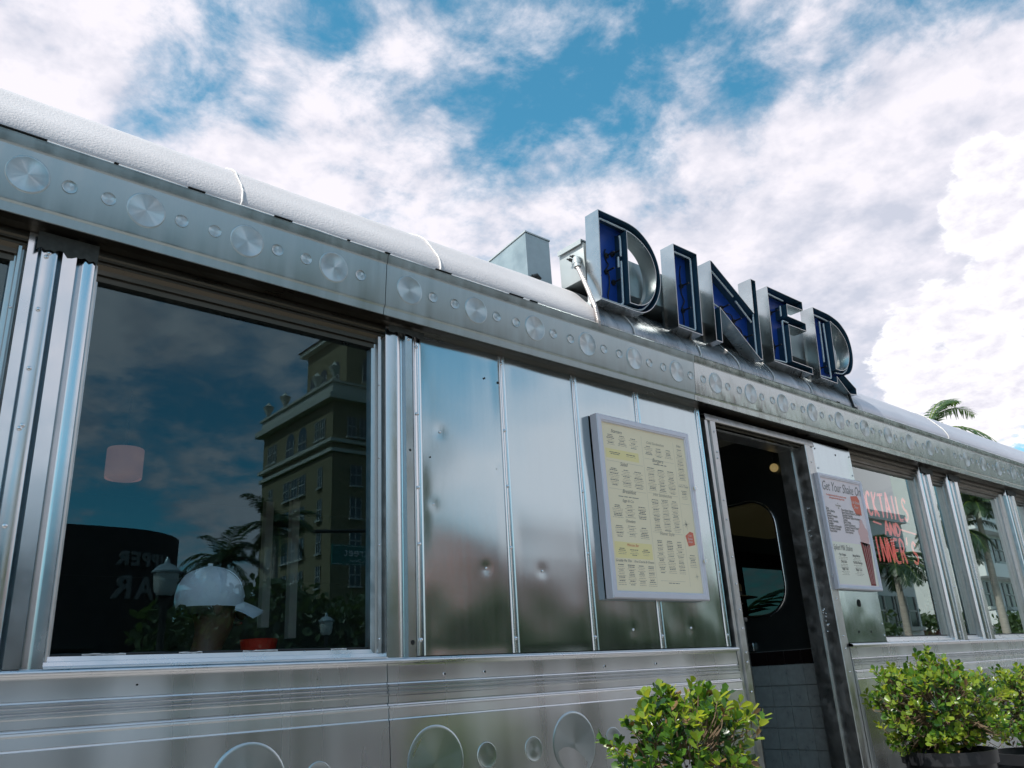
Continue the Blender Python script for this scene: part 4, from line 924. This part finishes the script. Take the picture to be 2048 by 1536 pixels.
# ------------------------------------------------------------------ the street and what stands across it (seen in the glass and the steel)
def vr(xd,zd,K): return V((xd*K,-(K-2.2)+.09,1.6+zd*K))
def slab(name,x0,x1,y0,y1,z0,z1,m): 
    mb=MB(); mb.box(x0,x1,y0,y1,z0,z1); return struct(mb.build(name,m))
slab('ground',-900,900,-900,900,-.5,-.15,M['grass'])
slab('road',-300,300,-14,-5,-.149,-.130,M['asphalt'])
slab('sidewalk',-120,160,-4.98,6.5,-.149,.0,M['side'])
slab('sidewalk_opposite',-120,160,-22,-14.02,-.149,.0,M['side'])
slab('kerb',-120,160,-5.15,-4.985,-.128,.004,M['curb']); slab('kerb_opposite',-120,160,-14.015,-13.85,-.128,.004,M['curb'])
slab('terrace',-6,16,-1.30,3.6,.001,.549,M['terr'])
mb=MB()
for i in range(-20,40): mb.box(i*6,i*6+3,-9.56,-9.44,-.1295,-.126)
struct(mb.build('road_markings',M['white']))

# tower
g='buildings across the street'
c=vr(.549,.418,80); tx=c.x; yf=c.y           # corner
tw_=thing('tower_building','tall olive stucco tower with white urns on its parapet, reflected in the large window','building',(tx+12,yf-9,0),g)
body=MB(); y2=yf-18
HT=1.6+.395*80
body.box(tx,tx+10.6,y2,yf,0,HT-.2)
body.box(tx+2.8,tx+9.6,yf-12,yf-2,HT-.2,HT+9.6)   # upper block
tb=body.build('tower_walls',M['tower'],tw_)
tm=MB(); e=.45
for z0,z1,ex in ((HT-.2,HT+.5,.9),(HT+.5,HT+1.9,.25),(HT+1.9,HT+2.15,.5),(HT-5.2,HT-4.8,.5),(HT-6.3,HT-5.9,.35)):
    tm.box(tx-ex,tx+10.6+ex,y2-ex,yf+ex,z0,z1)
tm.box(tx+2.0,tx+10.4,yf-12.8,yf-1.2,HT+9.6,HT+10.2)
tm.build('cornices',M['trim'],tw_)
rf=MB(); rf.add([(tx+1.8,yf-13,HT+10.21),(tx+10.6,yf-13,HT+10.21),(tx+10.6,yf-1,HT+10.21),(tx+1.8,yf-1,HT+10.21),(tx+6.2,yf-8.5,HT+12.6),(tx+6.3,yf-5.5,HT+12.6)],[(0,1,5,4),(1,2,5),(2,3,4,5),(3,0,4)]); rf.build('tower_roof',M['brown'],tw_)
def fwin(par,x,y,z,w_,h_,face,arch=False):   # face 'x' = faces -x ; 'y' = faces +y
    m1=MB(); m2=MB()
    def b(mm,a0,a1,z0,z1,d0,d1):
        if face=='x': mm.box(x-d1,x-d0,y+a0,y+a1,z0,z1)
        else: mm.box(x+a0,x+a1,y+d0,y+d1,z0,z1)
    b(m1,-w_/2,w_/2,z,z+h_,.0,.06)
    if arch:
        n=10; pts=[]
        for i in range(n+1):
            a=pi*i/n; pts.append((w_/2*cos(a),z+h_+w_/2*sin(a)))
        if face=='x': m1.add([(x-.06,y+u,v) for u,v in pts],[tuple(range(n+1))])
        else: m1.add([(x+u,y+.06,v) for u,v in pts],[tuple(range(n+1))])
    o=m1.build('window',M['win'],par)
    b(m2,-w_/2-.12,w_/2+.12,z-.22,z-.02,0,.30); b(m2,-.05,.05,z,z+h_,.06,.12); b(m2,-w_/2,w_/2,z+h_*.48,z+h_*.54,.06,.12); b(m2,-w_/2-.04,-w_/2+.05,z,z+h_,.06,.12); b(m2,w_/2-.05,w_/2+.04,z,z+h_,.06,.12)
    m2.build('window_frame',M['winw'],o)
for fl in range(6):
    z=HT-9.9-fl*3.7
    for yy in (-15.2,-10.9,-8.9,-6.9,-2.6): fwin(tw_,tx,yf+yy,z,1.5 if yy in (-10.9,-8.9,-6.9) else 1.0,2.3,'x')
    for xx in (3.0,7.6): fwin(tw_,tx+xx,yf,z,1.4,2.3,'y')
for yy in (-16,-14.6,-3.6,-2.2): fwin(tw_,tx,yf+yy,HT-4.2,.95,2.3,'x')
for yy in (-10.4,-7.2): fwin(tw_,tx,yf+yy,HT-4.6,2.0,2.0,'x',True)
for xx in (2.4,4.0,7.4,9.0): fwin(tw_,tx+xx,yf,HT-4.2,1.1,2.3,'y')
for yy in (-10.3,-7.6,-4.4): fwin(tw_,tx+2.8,yf+yy,HT+3.6,1.5,2.2,'x',True)
fwin(tw_,tx+6.2,yf-2,HT+3.6,2.4,2.2,'y',True)
for (x,y) in ((tx+.2,yf-.2),(tx+.2,yf-4.4),(tx+.2,yf-12.8),(tx+.2,yf-17.6),(tx+5.5,yf-.2),(tx+10.4,yf-.2)):
    mb=MB(); mb.lathe([(.5,0),(.5,.25),(.2,.35),(.2,.6),(.62,1.5),(.70,1.8),(.45,1.9),(.15,2.3),(0,2.5)],(x,y,HT+2.15),14); mb.build('parapet_urn',M['trim'],tw_,smooth=50)

# dark curved bar building
K=30; c=vr(.29,.19,K); bx,by=c.x,c.y; hb=1.6+.190*30
bb=thing('curved_bar_building','low dark building with a rounded corner and pale UPPER BAR letters','building',(bx-8,by-4,0),g)
mb=MB(); out=[(-12,0),(bx-.4,0)]+[(bx-.4+3.0*sin(a),-3.0+3.0*cos(a)) for a in [rad(6*k) for k in range(1,16)]]+[(bx+2.6,-14),(-12,-14)]
n=len(out); lo_=[(x,by+y,0) for x,y in out]; hi=[(x,by+y,hb) for x,y in out]
mb.add(lo_+hi,[(i,n+i,n+(i+1)%n,(i+1)%n) for i in range(n)]+[tuple(range(n,2*n))]); mb.build('bar_walls',M['blk'],bb,smooth=30)
def wallP(x,y,z): return Matrix.Translation((x,y,z))@Matrix.Rotation(pi,4,'Z')@Matrix.Rotation(pi/2,4,'X')
for s_,z,sz in (('UPPER',6.05,.62),('BAR',4.95,1.05)):
    mb=MB(); me_M=Matrix.Identity(4); text_into(mb,s_,sz,0,wallP(0,0,0),align='CENTER',bold=.03,ext=.03,spacing=1.25)
    # wrap onto the round corner
    def wrap(v):
        s0=bx+1.45-v[0]*-1.0; s=v[0]+1.15
        if s<=0: return (bx-.4+s,by+v[1]+.05,v[2]+z)
        a=s/3.0; rr_=3.05+v[1]; return (bx-.4+rr_*sin(a),by-3.0+rr_*cos(a),v[2]+z)
    mb.v=[wrap(v) for v in mb.v]; mb.build('sign_lettering',M['blk_sign'],bb)
mb=MB(); mb.box(2.0,bx-1,by+.002,by+1.4,3.25,3.40); mb.build('door_canopy',M['pole'],bb)
mb=MB(); 
for x0 in (7.2,8.5): 
    mb.box(x0,x0+1.15,by+.01,by+.06,.1,3.0); 
mb.build('bar_doors',M['win'],bb)
mb=MB()
for x0 in (7.2,8.5):
    for a,b,z0,z1 in ((0,.08,.1,3.),(1.07,1.15,.1,3.),(.08,1.07,2.92,3.)): mb.box(x0+a,x0+b,by+.062,by+.10,z0,z1)
mb.build('bar_door_frames',M['trim'],bb)

# pink and white buildings
def block_building(name,label,x0,x1,y,dep,h,mt,fl,wx,ww,wh,z0=1.0,dz=3.3,band=False):
    t=thing(name,label,'building',((x0+x1)/2,y-dep/2,0),g); mb=MB(); mb.box(x0,x1,y-dep,y,0,h); mb.box(x0-.2,x1+.2,y-dep-.2,y+.25,h,h+.45); mb.build('walls',M[mt],t)
    for f_ in range(fl):
        for x in wx:
            if x0+ww/2+.2<x<x1-ww/2-.2: fwin(t,x,y,z0+f_*dz,ww,wh,'y')
    if band:
        for f_ in range(fl):
            mb=MB(); mb.box(x0,x1,y+.001,y+.9,z0+f_*dz-1.25,z0+f_*dz-.35); mb.build('balcony_band',M[mt],t)
    return t
c=vr(.76,.17,45); block_building('pink_building','coral pink two storey building right of the tower, blurred in the steel panels',c.x-1,c.x+52,c.y,3,1.6+.188*45,'pinkw',2,[c.x+2+i*4.2 for i in range(12)],1.5,1.7,1.2,3.6)
c=vr(2.02,.3,20); block_building('white_building','low white building with dark gridded windows, reflected in the windows right of the door',c.x,c.x+5.4,c.y,10,1.6+.345*20,'whitew',2,[c.x+1.5,c.x+3.9],2.1,1.5,3.1,2.6)
c=vr(2.70,.3,22); block_building('white_hotel','tall white hotel with balcony bands and dark windows, at the right end of the street',c.x,c.x+60,c.y,4,15.5,'whitew',5,[c.x+2+i*3.6 for i in range(16)],1.9,1.6,1.4,3.1,True)
c=vr(-.9,.2,40); block_building('cream_shop','long pale shop front at the left end of the street',c.x-24,c.x+22,c.y,12,6.4,'trim',1,[c.x-20+i*5 for i in range(8)],3,2,1.0,3)

def tree(label,base,h,R_,seed,n=2200,group='leafy trees across the street'):
    r=random.Random(seed); t=thing('leafy_tree',label,'tree',base,group); B=V(base); mb=MB()
    cl=[]; top=B+V((0,0,h*.5)); mb.tube([B,B+V((.1,0,h*.25)),top],[.22,.17,.13],8)
    for k in range(9):
        d=rv(r); d.z=abs(d.z)*.8; q=B+V((d.x*R_*.65,d.y*R_*.65,h*.62+d.z*h*.3)); cl.append((q,R_*r.uniform(.35,.55))); mb.tube([top,top.lerp(q,.5)+V((0,0,.1)),q],[.09,.06,.02],5)
    mb.build('trunk',M['twig'],t,smooth=60); fo=MB()
    for k in range(n):
        q,rr_=r.choice(cl); d=rv(r); p=q+d*rr_*r.uniform(.55,1.05); s_=r.uniform(.13,.25); leaf_add(fo,p,rv(r)+d*.5,d,s_*1.6,s_,0)
    fo.build('crown',M['treeleaf'],t)
tp=lambda xd,K: (xd*K,-(K-2.2)+.09,0)
pg='palms across the street'
palm('feathery dark palm behind the cap in the window reflection',tp(.405,34),6.9,2.1,11,18,pg)
palm('tall dark palm at the foot of the tower in the reflection',tp(.47,31),7.9,2.0,12,18,pg)
palm('short palm beside the rounded bar corner',tp(.375,32),5.4,1.7,13,14,pg)
palm('tall palm in front of the low white building',tp(2.20,15),5.2,1.9,14,18,pg,nleaf=40)
palm('leaning palm in front of the white hotel',tp(2.62,16),7.2,2.2,15,18,pg,lean=(.6,0),nleaf=40)
palm('straight pale trunked palm near the end of the hotel',tp(2.86,15),8.4,2.2,16,18,pg,nleaf=40)
tree('dark round tree below the tower',tp(.50,24),4.3,2.3,21); tree('wide tree right of the street name sign',tp(.60,26),4.2,2.6,22); tree('green tree in front of the pink building',tp(.80,26),4.9,2.6,23)
tree('low bushy tree opposite the menu case',tp(1.05,23),4.4,2.6,24); tree('broad green tree opposite the doorway',tp(1.38,22),4.4,2.8,25); tree('dark tree opposite the milkshake poster',tp(1.85,20),3.6,2.5,26); tree('tree beside the pale palm trunk',tp(3.1,17),3.4,2.2,27); tree('dense dark tree behind the cap in the reflection',tp(.43,25),4.6,2.2,41,2400); tree('bushy tree between the bar and the tower',tp(.39,29),4.4,2.2,42,2400); tree('low spreading tree at the foot of the tower',tp(.545,28),4.6,2.4,43,2400)
tree('small tree at the bar corner',tp(.36,27),2.6,1.4,28,800)

def lamp(label,x,y,h):
    t=thing('street_lamp',label,'street lamp',(x,y,0),'old style street lamps'); mb=MB(); mb.lathe([(.22,0),(.22,.12),(.12,.5),(.07,.7),(.055,h-.75),(.09,h-.62),(.13,h-.60)],(x,y,0),14); mb.build('post',M['pole'],t,smooth=40)
    mb=MB(); mb.lathe([(.11,h-.58),(.17,h-.50),(.20,h-.22)],(x,y,0),18); mb.build('lamp_glass',M['lampglass'],t,smooth=60)
    mb=MB(); mb.lathe([(.23,h-.22),(.235,h-.19),(.12,h-.09),(.05,h-.06),(.04,h-.01),(.012,h+.04),(0,h+.06)],(x,y,0),18); mb.build('lamp_cap',M['galv'],t,smooth=50)
c=vr(.336,.127,14); lamp('street lamp with a frosted glass bell left of the cap in the reflection',c.x,c.y,3.78)
c=vr(.545,.1,22); lamp('street lamp with a frosted glass bell below the street name sign',c.x,c.y,3.7)
c=vr(.552,.186,14)
ss=thing('street_name_sign','green street name sign on a mast arm, mirrored in the large window','street sign',(10.6,c.y,0))
mb=MB(); mb.tube([(10.6,c.y-.1,0),(10.6,c.y-.1,5.0)],.09,12); mb.tube([(10.6,c.y-.1,4.7),(7.4,c.y-.1,4.45)],.035,8); mb.build('mast_arm',M['pole'],ss,smooth=50)
mb=MB(); mb.box(7.72,9.3,c.y-.03,c.y,3.84,4.22,0,.004); pn=mb.build('sign_plate',M['green_sign'],ss)
mb=MB(); text_into(mb,'2nd Street',.24,0,wallP(9.06,c.y+.003,4.01),align='LEFT',spacing=1.05); text_into(mb,'Historic District',.085,0,wallP(8.65,c.y+.003,3.90),align='LEFT'); 
for a in ((7.74,9.28,3.855,3.862),(7.74,9.28,4.198,4.205)): mb.box(a[0],a[1],c.y+.001,c.y+.004,a[2],a[3])
mb.build('sign_lettering',M['white'],pn)

# ------------------------------------------------------------------ people
M['skin']=mat('skin',(.36,.20,.13),.5); M['skin2']=mat('brown_skin',(.12,.065,.04),.5); M['hair']=mat('dark_hair',(.012,.010,.010),.5); M['cap']=mat('pale_blue_cap',(.74,.88,1.0),.9,nz=.06,nscale=30); M['straw']=mat('straw_hat',(.30,.26,.12),.8,nz=.2,nscale=60)
M['maroon']=mat('maroon_shirt',(.42,.03,.06),.8); M['grey']=mat('grey_shirt',(.12,.13,.14),.8); M['blackc']=mat('black_shirt',(.03,.03,.032),.8); M['trouser']=mat('dark_trousers',(.03,.035,.05),.85); M['lilac']=mat('lilac_top',(.36,.25,.48),.8); M['eye']=mat('eye',(.5,.5,.5),.2); M['lips']=mat('lips',(.30,.10,.08),.5)
M['orange']=mat('orange_shirt',(.65,.14,.02),.7); M['jeans']=mat('blue_jeans',(.06,.09,.16),.85)
def person(label,loc,rz,pose,skin,top,bottom,hat=None,hair='short',group=None,s=1.0):
    t=thing('person',label,'person',loc,group)
    sit=pose=='sit'; hz=.55 if sit else .93
    Vt=[];E_=[];Rr=[]
    def a(p,r,par=None):
        Vt.append(V(p)*1.0); Rr.append(r); 
        if par is not None: E_.append((par,len(Vt)-1))
        return len(Vt)-1
    pel=a((0,0,hz),(.15,.11)); bel=a((0,-.01,hz+.16),(.135,.10),pel); ch=a((0,.0,hz+.36),(.155,.11),bel); uc=a((0,.01,hz+.47),(.12,.09),ch); nk=a((0,.0,hz+.56),(.052,.052),uc); nk2=a((0,-.01,hz+.62),(.052,.055),nk)
    jaw=a((0,-.028,hz+.66),(.062,.070),nk2); hm=a((0,-.020,hz+.725),(.074,.092),jaw); ht=a((0,-.012,hz+.785),(.066,.082),hm)
    for sd in (-1,1):
        sh=a((sd*.165,.01,hz+.46),(.058,.058),uc)
        if sit: el=a((sd*.22,-.10,hz+.22),(.043,.043),sh); wr=a((sd*.13,-.34,hz+.23),(.027,.024),el); pm=a((sd*.11,-.42,hz+.225),(.036,.018),wr); fd=V((-.10*sd,-1,-.05))
        else: el=a((sd*.225,.03,hz+.17),(.042,.042),sh); wr=a((sd*.235,-.06,hz-.06),(.027,.024),el); pm=a((sd*.235,-.085,hz-.14),(.018,.036),wr); fd=V((0,-.18,-1))
        base=Vt[pm]; fd.normalize(); sp=V((1,0,0)) if sit else V((0,1,0))
        for k,ln in enumerate((.062,.072,.068,.055)):
            off=sp*(-.024+.016*k); f1=a(base+off+fd*.035,(.009,.009),pm); f2=a(base+off+fd*(.035+ln*.5)+V((0,0,-.004)),(.008,.008),f1); a(base+off*1.05+fd*(.03+ln*.9)+(V((0,0,-.02)) if sit else V((-sd*.015,0,0))),(.007,.007),f2)
        th=a(base+sp*(-.034 if sit and sd>0 or not sit else .034)+fd*.005,(.010,.010),pm); a(base+sp*(-.05 if sit and sd>0 or not sit else .05)+fd*.04,(.008,.008),th)
        hp=a((sd*.095,0,hz-.05),(.088,.095),pel)
        if sit: kn=a((sd*.12,-.44,hz-.04),(.062,.062),hp); an=a((sd*.12,-.43,.09),(.040,.040),kn)
        else: kn=a((sd*.10,-.02,.49),(.062,.062),hp); an=a((sd*.105,.02,.09),(.040,.040),kn)
        y0=-.43 if sit else .02
        a((sd*.12,y0-.15,.035),(.040,.030),an)
    me=bpy.data.meshes.new('tmp'); me.from_pydata(Vt,E_,[]); o=bpy.data.objects.new('tmp',me); COL.objects.link(o)
    sk=o.modifiers.new('s','SKIN'); sk.use_smooth_shade=True; su=o.modifiers.new('u','SUBSURF'); su.levels=1; su.render_levels=1
    for i,(rx,ry) in enumerate(Rr): me.skin_vertices[0].data[i].radius=(rx,ry)
    me.skin_vertices[0].data[0].use_root=True
    bpy.context.view_layer.update(); ev=bpy.data.meshes.new_from_object(o.evaluated_get(bpy.context.evaluated_depsgraph_get())); bpy.data.objects.remove(o)
    mb=MB(); 
    for p in ev.polygons:
        c=p.center; mi=0
        if c.z<hz+.535 and not (abs(c.x)>.10 and ((sit and c.y<-.16 and c.z>hz+.1) or (not sit and c.z<hz+.10 and abs(c.x)>.175))): mi=1
        if (c.z<hz+.02 and not(not sit and abs(c.x)>.175)) : mi=2
        if c.z<.085: mi=3
        mb.f.append(list(p.vertices)); mb.m.append(mi)
    mb.v=[tuple(v.co) for v in ev.vertices]; bpy.data.meshes.remove(ev)
    zh=hz+.72
    def ell(cx,cy,cz,rx,ry,rz_,mi,n=10):
        bm=bmesh.new(); bmesh.ops.create_uvsphere(bm,u_segments=n,v_segments=n//2+2,radius=1)
        mb.bm(bm,mi,Matrix.Translation((cx,cy,cz))@Matrix.Diagonal((rx,ry,rz_,1)))
    for sd in (-1,1): ell(sd*.031,-.098,zh+.012,.014,.012,.008,4); ell(sd*.078,-.005,zh,.008,.018,.03,0); ell(sd*.031,-.100,zh+.030,.018,.008,.004,6)
    ell(0,-.118,zh-.012,.013,.020,.024,0); ell(0,-.110,zh-.048,.024,.010,.007,5)
    rotM=Matrix.Translation(loc)@Matrix.Rotation(rz,4,'Z')@Matrix.Scale(s,4)
    mb.v=[tuple(rotM@V(v)) for v in mb.v]
    mb.build('person_body',[M[skin],M[top],M[bottom],M['rubber'],M['eye'],M['lips'],M['hair']],t,smooth=80)
    hb_=MB(); n=22
    def shell(mbx,c,rx,ry,rz_,zmin,front=-1):
        bm=bmesh.new(); bmesh.ops.create_uvsphere(bm,u_segments=24,v_segments=16,radius=1)
        kill=[v for v in bm.verts if v.co.z<zmin or (v.co.y<-.35 and v.co.z<front)]
        bmesh.ops.delete(bm,geom=kill,context='VERTS'); mbx.bm(bm,0,rotM@Matrix.Translation(c)@Matrix.Diagonal((rx,ry,rz_,1)))
    hk=.90 if hat else 1.0
    shell(hb_,(0,.004,zh+(.008 if hat else .02)),.088*hk,.108*hk,.100*(.82 if hat else 1),-.9 if hair=='long' else -.45,.35)
    if hair=='long': shell(hb_,(0,.05,zh-.09),.085,.065,.14,-.95,2)
    hb_.build('hair',M['hair'],t,smooth=80)
    if hat=='cap':
        mb=MB(); shell(mb,(0,-.006,zh+.042),.092,.114,.104,-.40)
        inv=rotM.inverted(); 
        for vi,v in enumerate(mb.v):
            p=inv@V(v); dn=noise.noise(V((p.x*22,p.y*22,p.z*22)))*.005; k_=(p.z-zh-.045)/.106
            p.y*=1-.10*max(0,k_)*(1 if p.y<0 else -.4); p=p+(p-V((0,0,zh))).normalized()*dn; p.z-=.010*max(0,k_); mb.v[vi]=tuple(rotM@p)
        mb.tube([rotM@V((0,0,zh+.134)),rotM@V((0,0,zh+.148))],.009,8)
        for a_ in range(6):
            an=a_*pi/3+pi/6; mb.tube([rotM@V((.0925*sin(e_)*sin(an),.114*sin(e_)*cos(an)*.97-.006,zh+.042+.096*cos(e_))) for e_ in [pi/2*q_/8 for q_ in range(9)]],.0016,4)
        k=[]; rows=6; cols=9
        for i in range(rows):
            q=i/(rows-1)
            for j in range(cols):
                u=-1+2*j/(cols-1); x=.086*u*(1-.10*q); y=-.084*math.sqrt(max(0,1-(u*.75)**2))-.002-.105*q*(1-.35*u*u); z=zh+.034-.012*q*q-.040*u*u*(1-.3*q)-.026*q
                k.append(rotM@V((x,y,z)))
        o=len(mb.v); mb.v+=[tuple(p) for p in k]+[tuple(p-V((0,0,.006))) for p in k]; N_=rows*cols
        for i in range(rows-1):
            for j in range(cols-1):
                q=i*cols+j; mb.f.append([o+q,o+q+1,o+q+cols+1,o+q+cols]); mb.m.append(0); mb.f.append([o+N_+q,o+N_+q+cols,o+N_+q+cols+1,o+N_+q+1]); mb.m.append(0)
        mb.build('cap',M['cap'],t,smooth=80)
    if hat=='straw':
        mb=MB(); mb.lathe([(.20,.0),(.15,.012),(.10,.016),(.097,.09),(.075,.115),(0,.105)],(0,0,0),24); mb.v=[tuple(rotM@(V(v)+V((0,0,zh+.045)))) for v in mb.v]; mb.build('straw_hat',M['straw'],t,smooth=50)
        mb=MB(); mb.lathe([(.1025,.018),(.1015,.045)],(0,0,0),24); mb.v=[tuple(rotM@(V(v)+V((0,0,zh+.045)))) for v in mb.v]; mb.build('hat_band',M['rubber'],t,smooth=50)
    return t
person('seated diner in a pale blue baseball cap behind the large window',(1.085,.60,.612),pi/2,'sit','skin2','blackc','trouser','cap')
person('seated diner in an orange shirt opposite the one in the blue cap',(2.0,.85,.50),-pi/2,'sit','skin','orange','trouser')
person('dark haired diner in a maroon shirt behind the window with the neon lettering',(6.38,.62,.70),pi/2,'sit','skin2','maroon','trouser',hair='long')
person('diner in a grey shirt seated farther right, close to the frame of the neon window',(6.80,.62,.70),-pi/2,'sit','skin2','maroon','trouser')
person('diner in a straw hat with black band, seen through the doorway',(5.05,1.30,.74),pi/2,'sit','skin2','blackc','trouser','straw')
person('pedestrian in a lilac top and jeans on the pavement, a blur in the lower steel',(4.20,-3.75,0),pi,'stand','skin','lilac','jeans',hair='long')

# ------------------------------------------------------------------ inside
def booth(label,x,y0,y1,zf_=.6):
    mb=MB(); mb.box(x-.30,x+.30,y0,y1,zf_+.16,zf_+.45,0,.03); t=thing('booth_bench',label,'booth bench',(x,(y0+y1)/2,zf_),'brown vinyl booth benches'); mb.build('seat',M['brown'],t,smooth=40)
    mb=MB(); mb.box(x-.07,x+.07,y0,y1,zf_+.452,zf_+1.08,0,.03); mb.build('backrest',M['brown'],t,smooth=40); mb=MB(); mb.box(x-.27,x+.27,y0+.02,y1-.02,zf_,zf_+.158); mb.build('plinth',M['rubber'],t)
booth('booth bench behind the diner in the blue cap',.55,.15,1.25); booth('booth bench behind the diner in the orange shirt',2.50,.15,1.25)
booth('booth bench in the bay of the neon window',5.80,.15,1.2,.6); booth('booth bench right of the neon window',7.45,.15,1.2,.6)
def table(label,x,y,zf_=.6):
    t=thing('diner_table',label,'table',(x,y,zf_),'pedestal tables in the booths'); mb=MB(); mb.box(x-.36,x+.36,.12,y+.5,zf_+.72,zf_+.755,0,.008); mb.build('table_top',M['wallin'],t,smooth=30); mb=MB(); mb.lathe([(.22,0),(.2,.02),(.04,.05),(.035,.70),(.12,.718)],(x,y,zf_),16); mb.build('pedestal',M['rubber'],t,smooth=40)
table('booth table under the large window',1.55,.65); table('booth table behind the neon window',6.60,.65)
mb=MB(); mb.lathe([(0,0),(.046,0),(.060,.078),(.062,.084),(.056,.084),(.046,.02),(0,.018)],(1.225,.50,1.691),20); o=mb.build('plastic_basket',mat('red_plastic',(.55,.035,.02),.35)); 
tag(o,'red plastic basket on a ledge at the bottom of the large window','basket')
mb=MB(); mb.box(.9,1.9,.30,.70,1.62,1.69,0,.004); o=mb.build('window_ledge',M['brown'],diner)
def pendant(label,x,y,z,r,h,mt,name='pendant_lamp',grp='pendant lamps inside the diner'):
    t=thing(name,label,'pendant lamp',(x,y,2.86),grp); mb=MB(); mb.lathe([(r*.98,0),(r,0.004),(r,h-.004),(r*.98,h),(r*.3,h)],(x,y,z),28); mb.build('lamp_shade',M[mt],t,smooth=50)
    mb=MB(); mb.lathe([(r*.9,0.006),(r*.6,-.006),(0,-.008)],(x,y,z),24); mb.build('diffuser',M[mt],t,smooth=50); mb=MB(); mb.tube([(x,y,z+h),(x,y,2.86)],.004,6); mb.build('cord',M['rubber'],t)
pendant('pink drum shade lamp hanging behind the large window',.985,1.35,2.475,.072,.125,'shade')
t=thing('globe_lamp','small warm globe lamp high inside the doorway','lamp',(4.42,.33,2.60)); mb=MB(); mb.lathe([(.024*sin(pi*i/12),-.024*cos(pi*i/12)) for i in range(13)],(4.14,.245,2.655),22); mb.build('globe',M['globe'],t,smooth=60); mb=MB(); mb.tube([(4.14,.245,2.68),(4.14,.245,2.86)],.006,6); mb.build('stem',M['rubber'],t)
# rear window mullions, set nearer the glass so daylight reaches them
for x,z0,z1 in ((1.73,1.9,2.5),(1.87,1.85,2.52)): mb=MB(); mb.box(x,x+.04,1.6,1.64,z0,z1); mb.build('rear_mullion',M['white'],diner)
palm('fan palm glimpsed through the doorway and the rear window',(10.6,5.4,0),2.0,1.6,31,16,dark=True,lw=.05,nleaf=16,droop=.5)

hd=MB(); r_=random.Random(77)
for k in range(12000):
    x=r_.uniform(7,62); y=-20.6+r_.uniform(-.55,.55); z=r_.uniform(.1,3.9)+.35*noise.noise(V((x*.8,0,0)))
    leaf_add(hd,V((x,y,z)),rv(r_)+V((0,.4,.3)),rv(r_),r_.uniform(.3,.5),r_.uniform(.2,.32),0)
ht=thing('clipped_hedge','tall dark hedge in front of the pink building across the street','hedge',(34,-20.6,0)); hd.build('foliage',M['treeleaf'],ht)
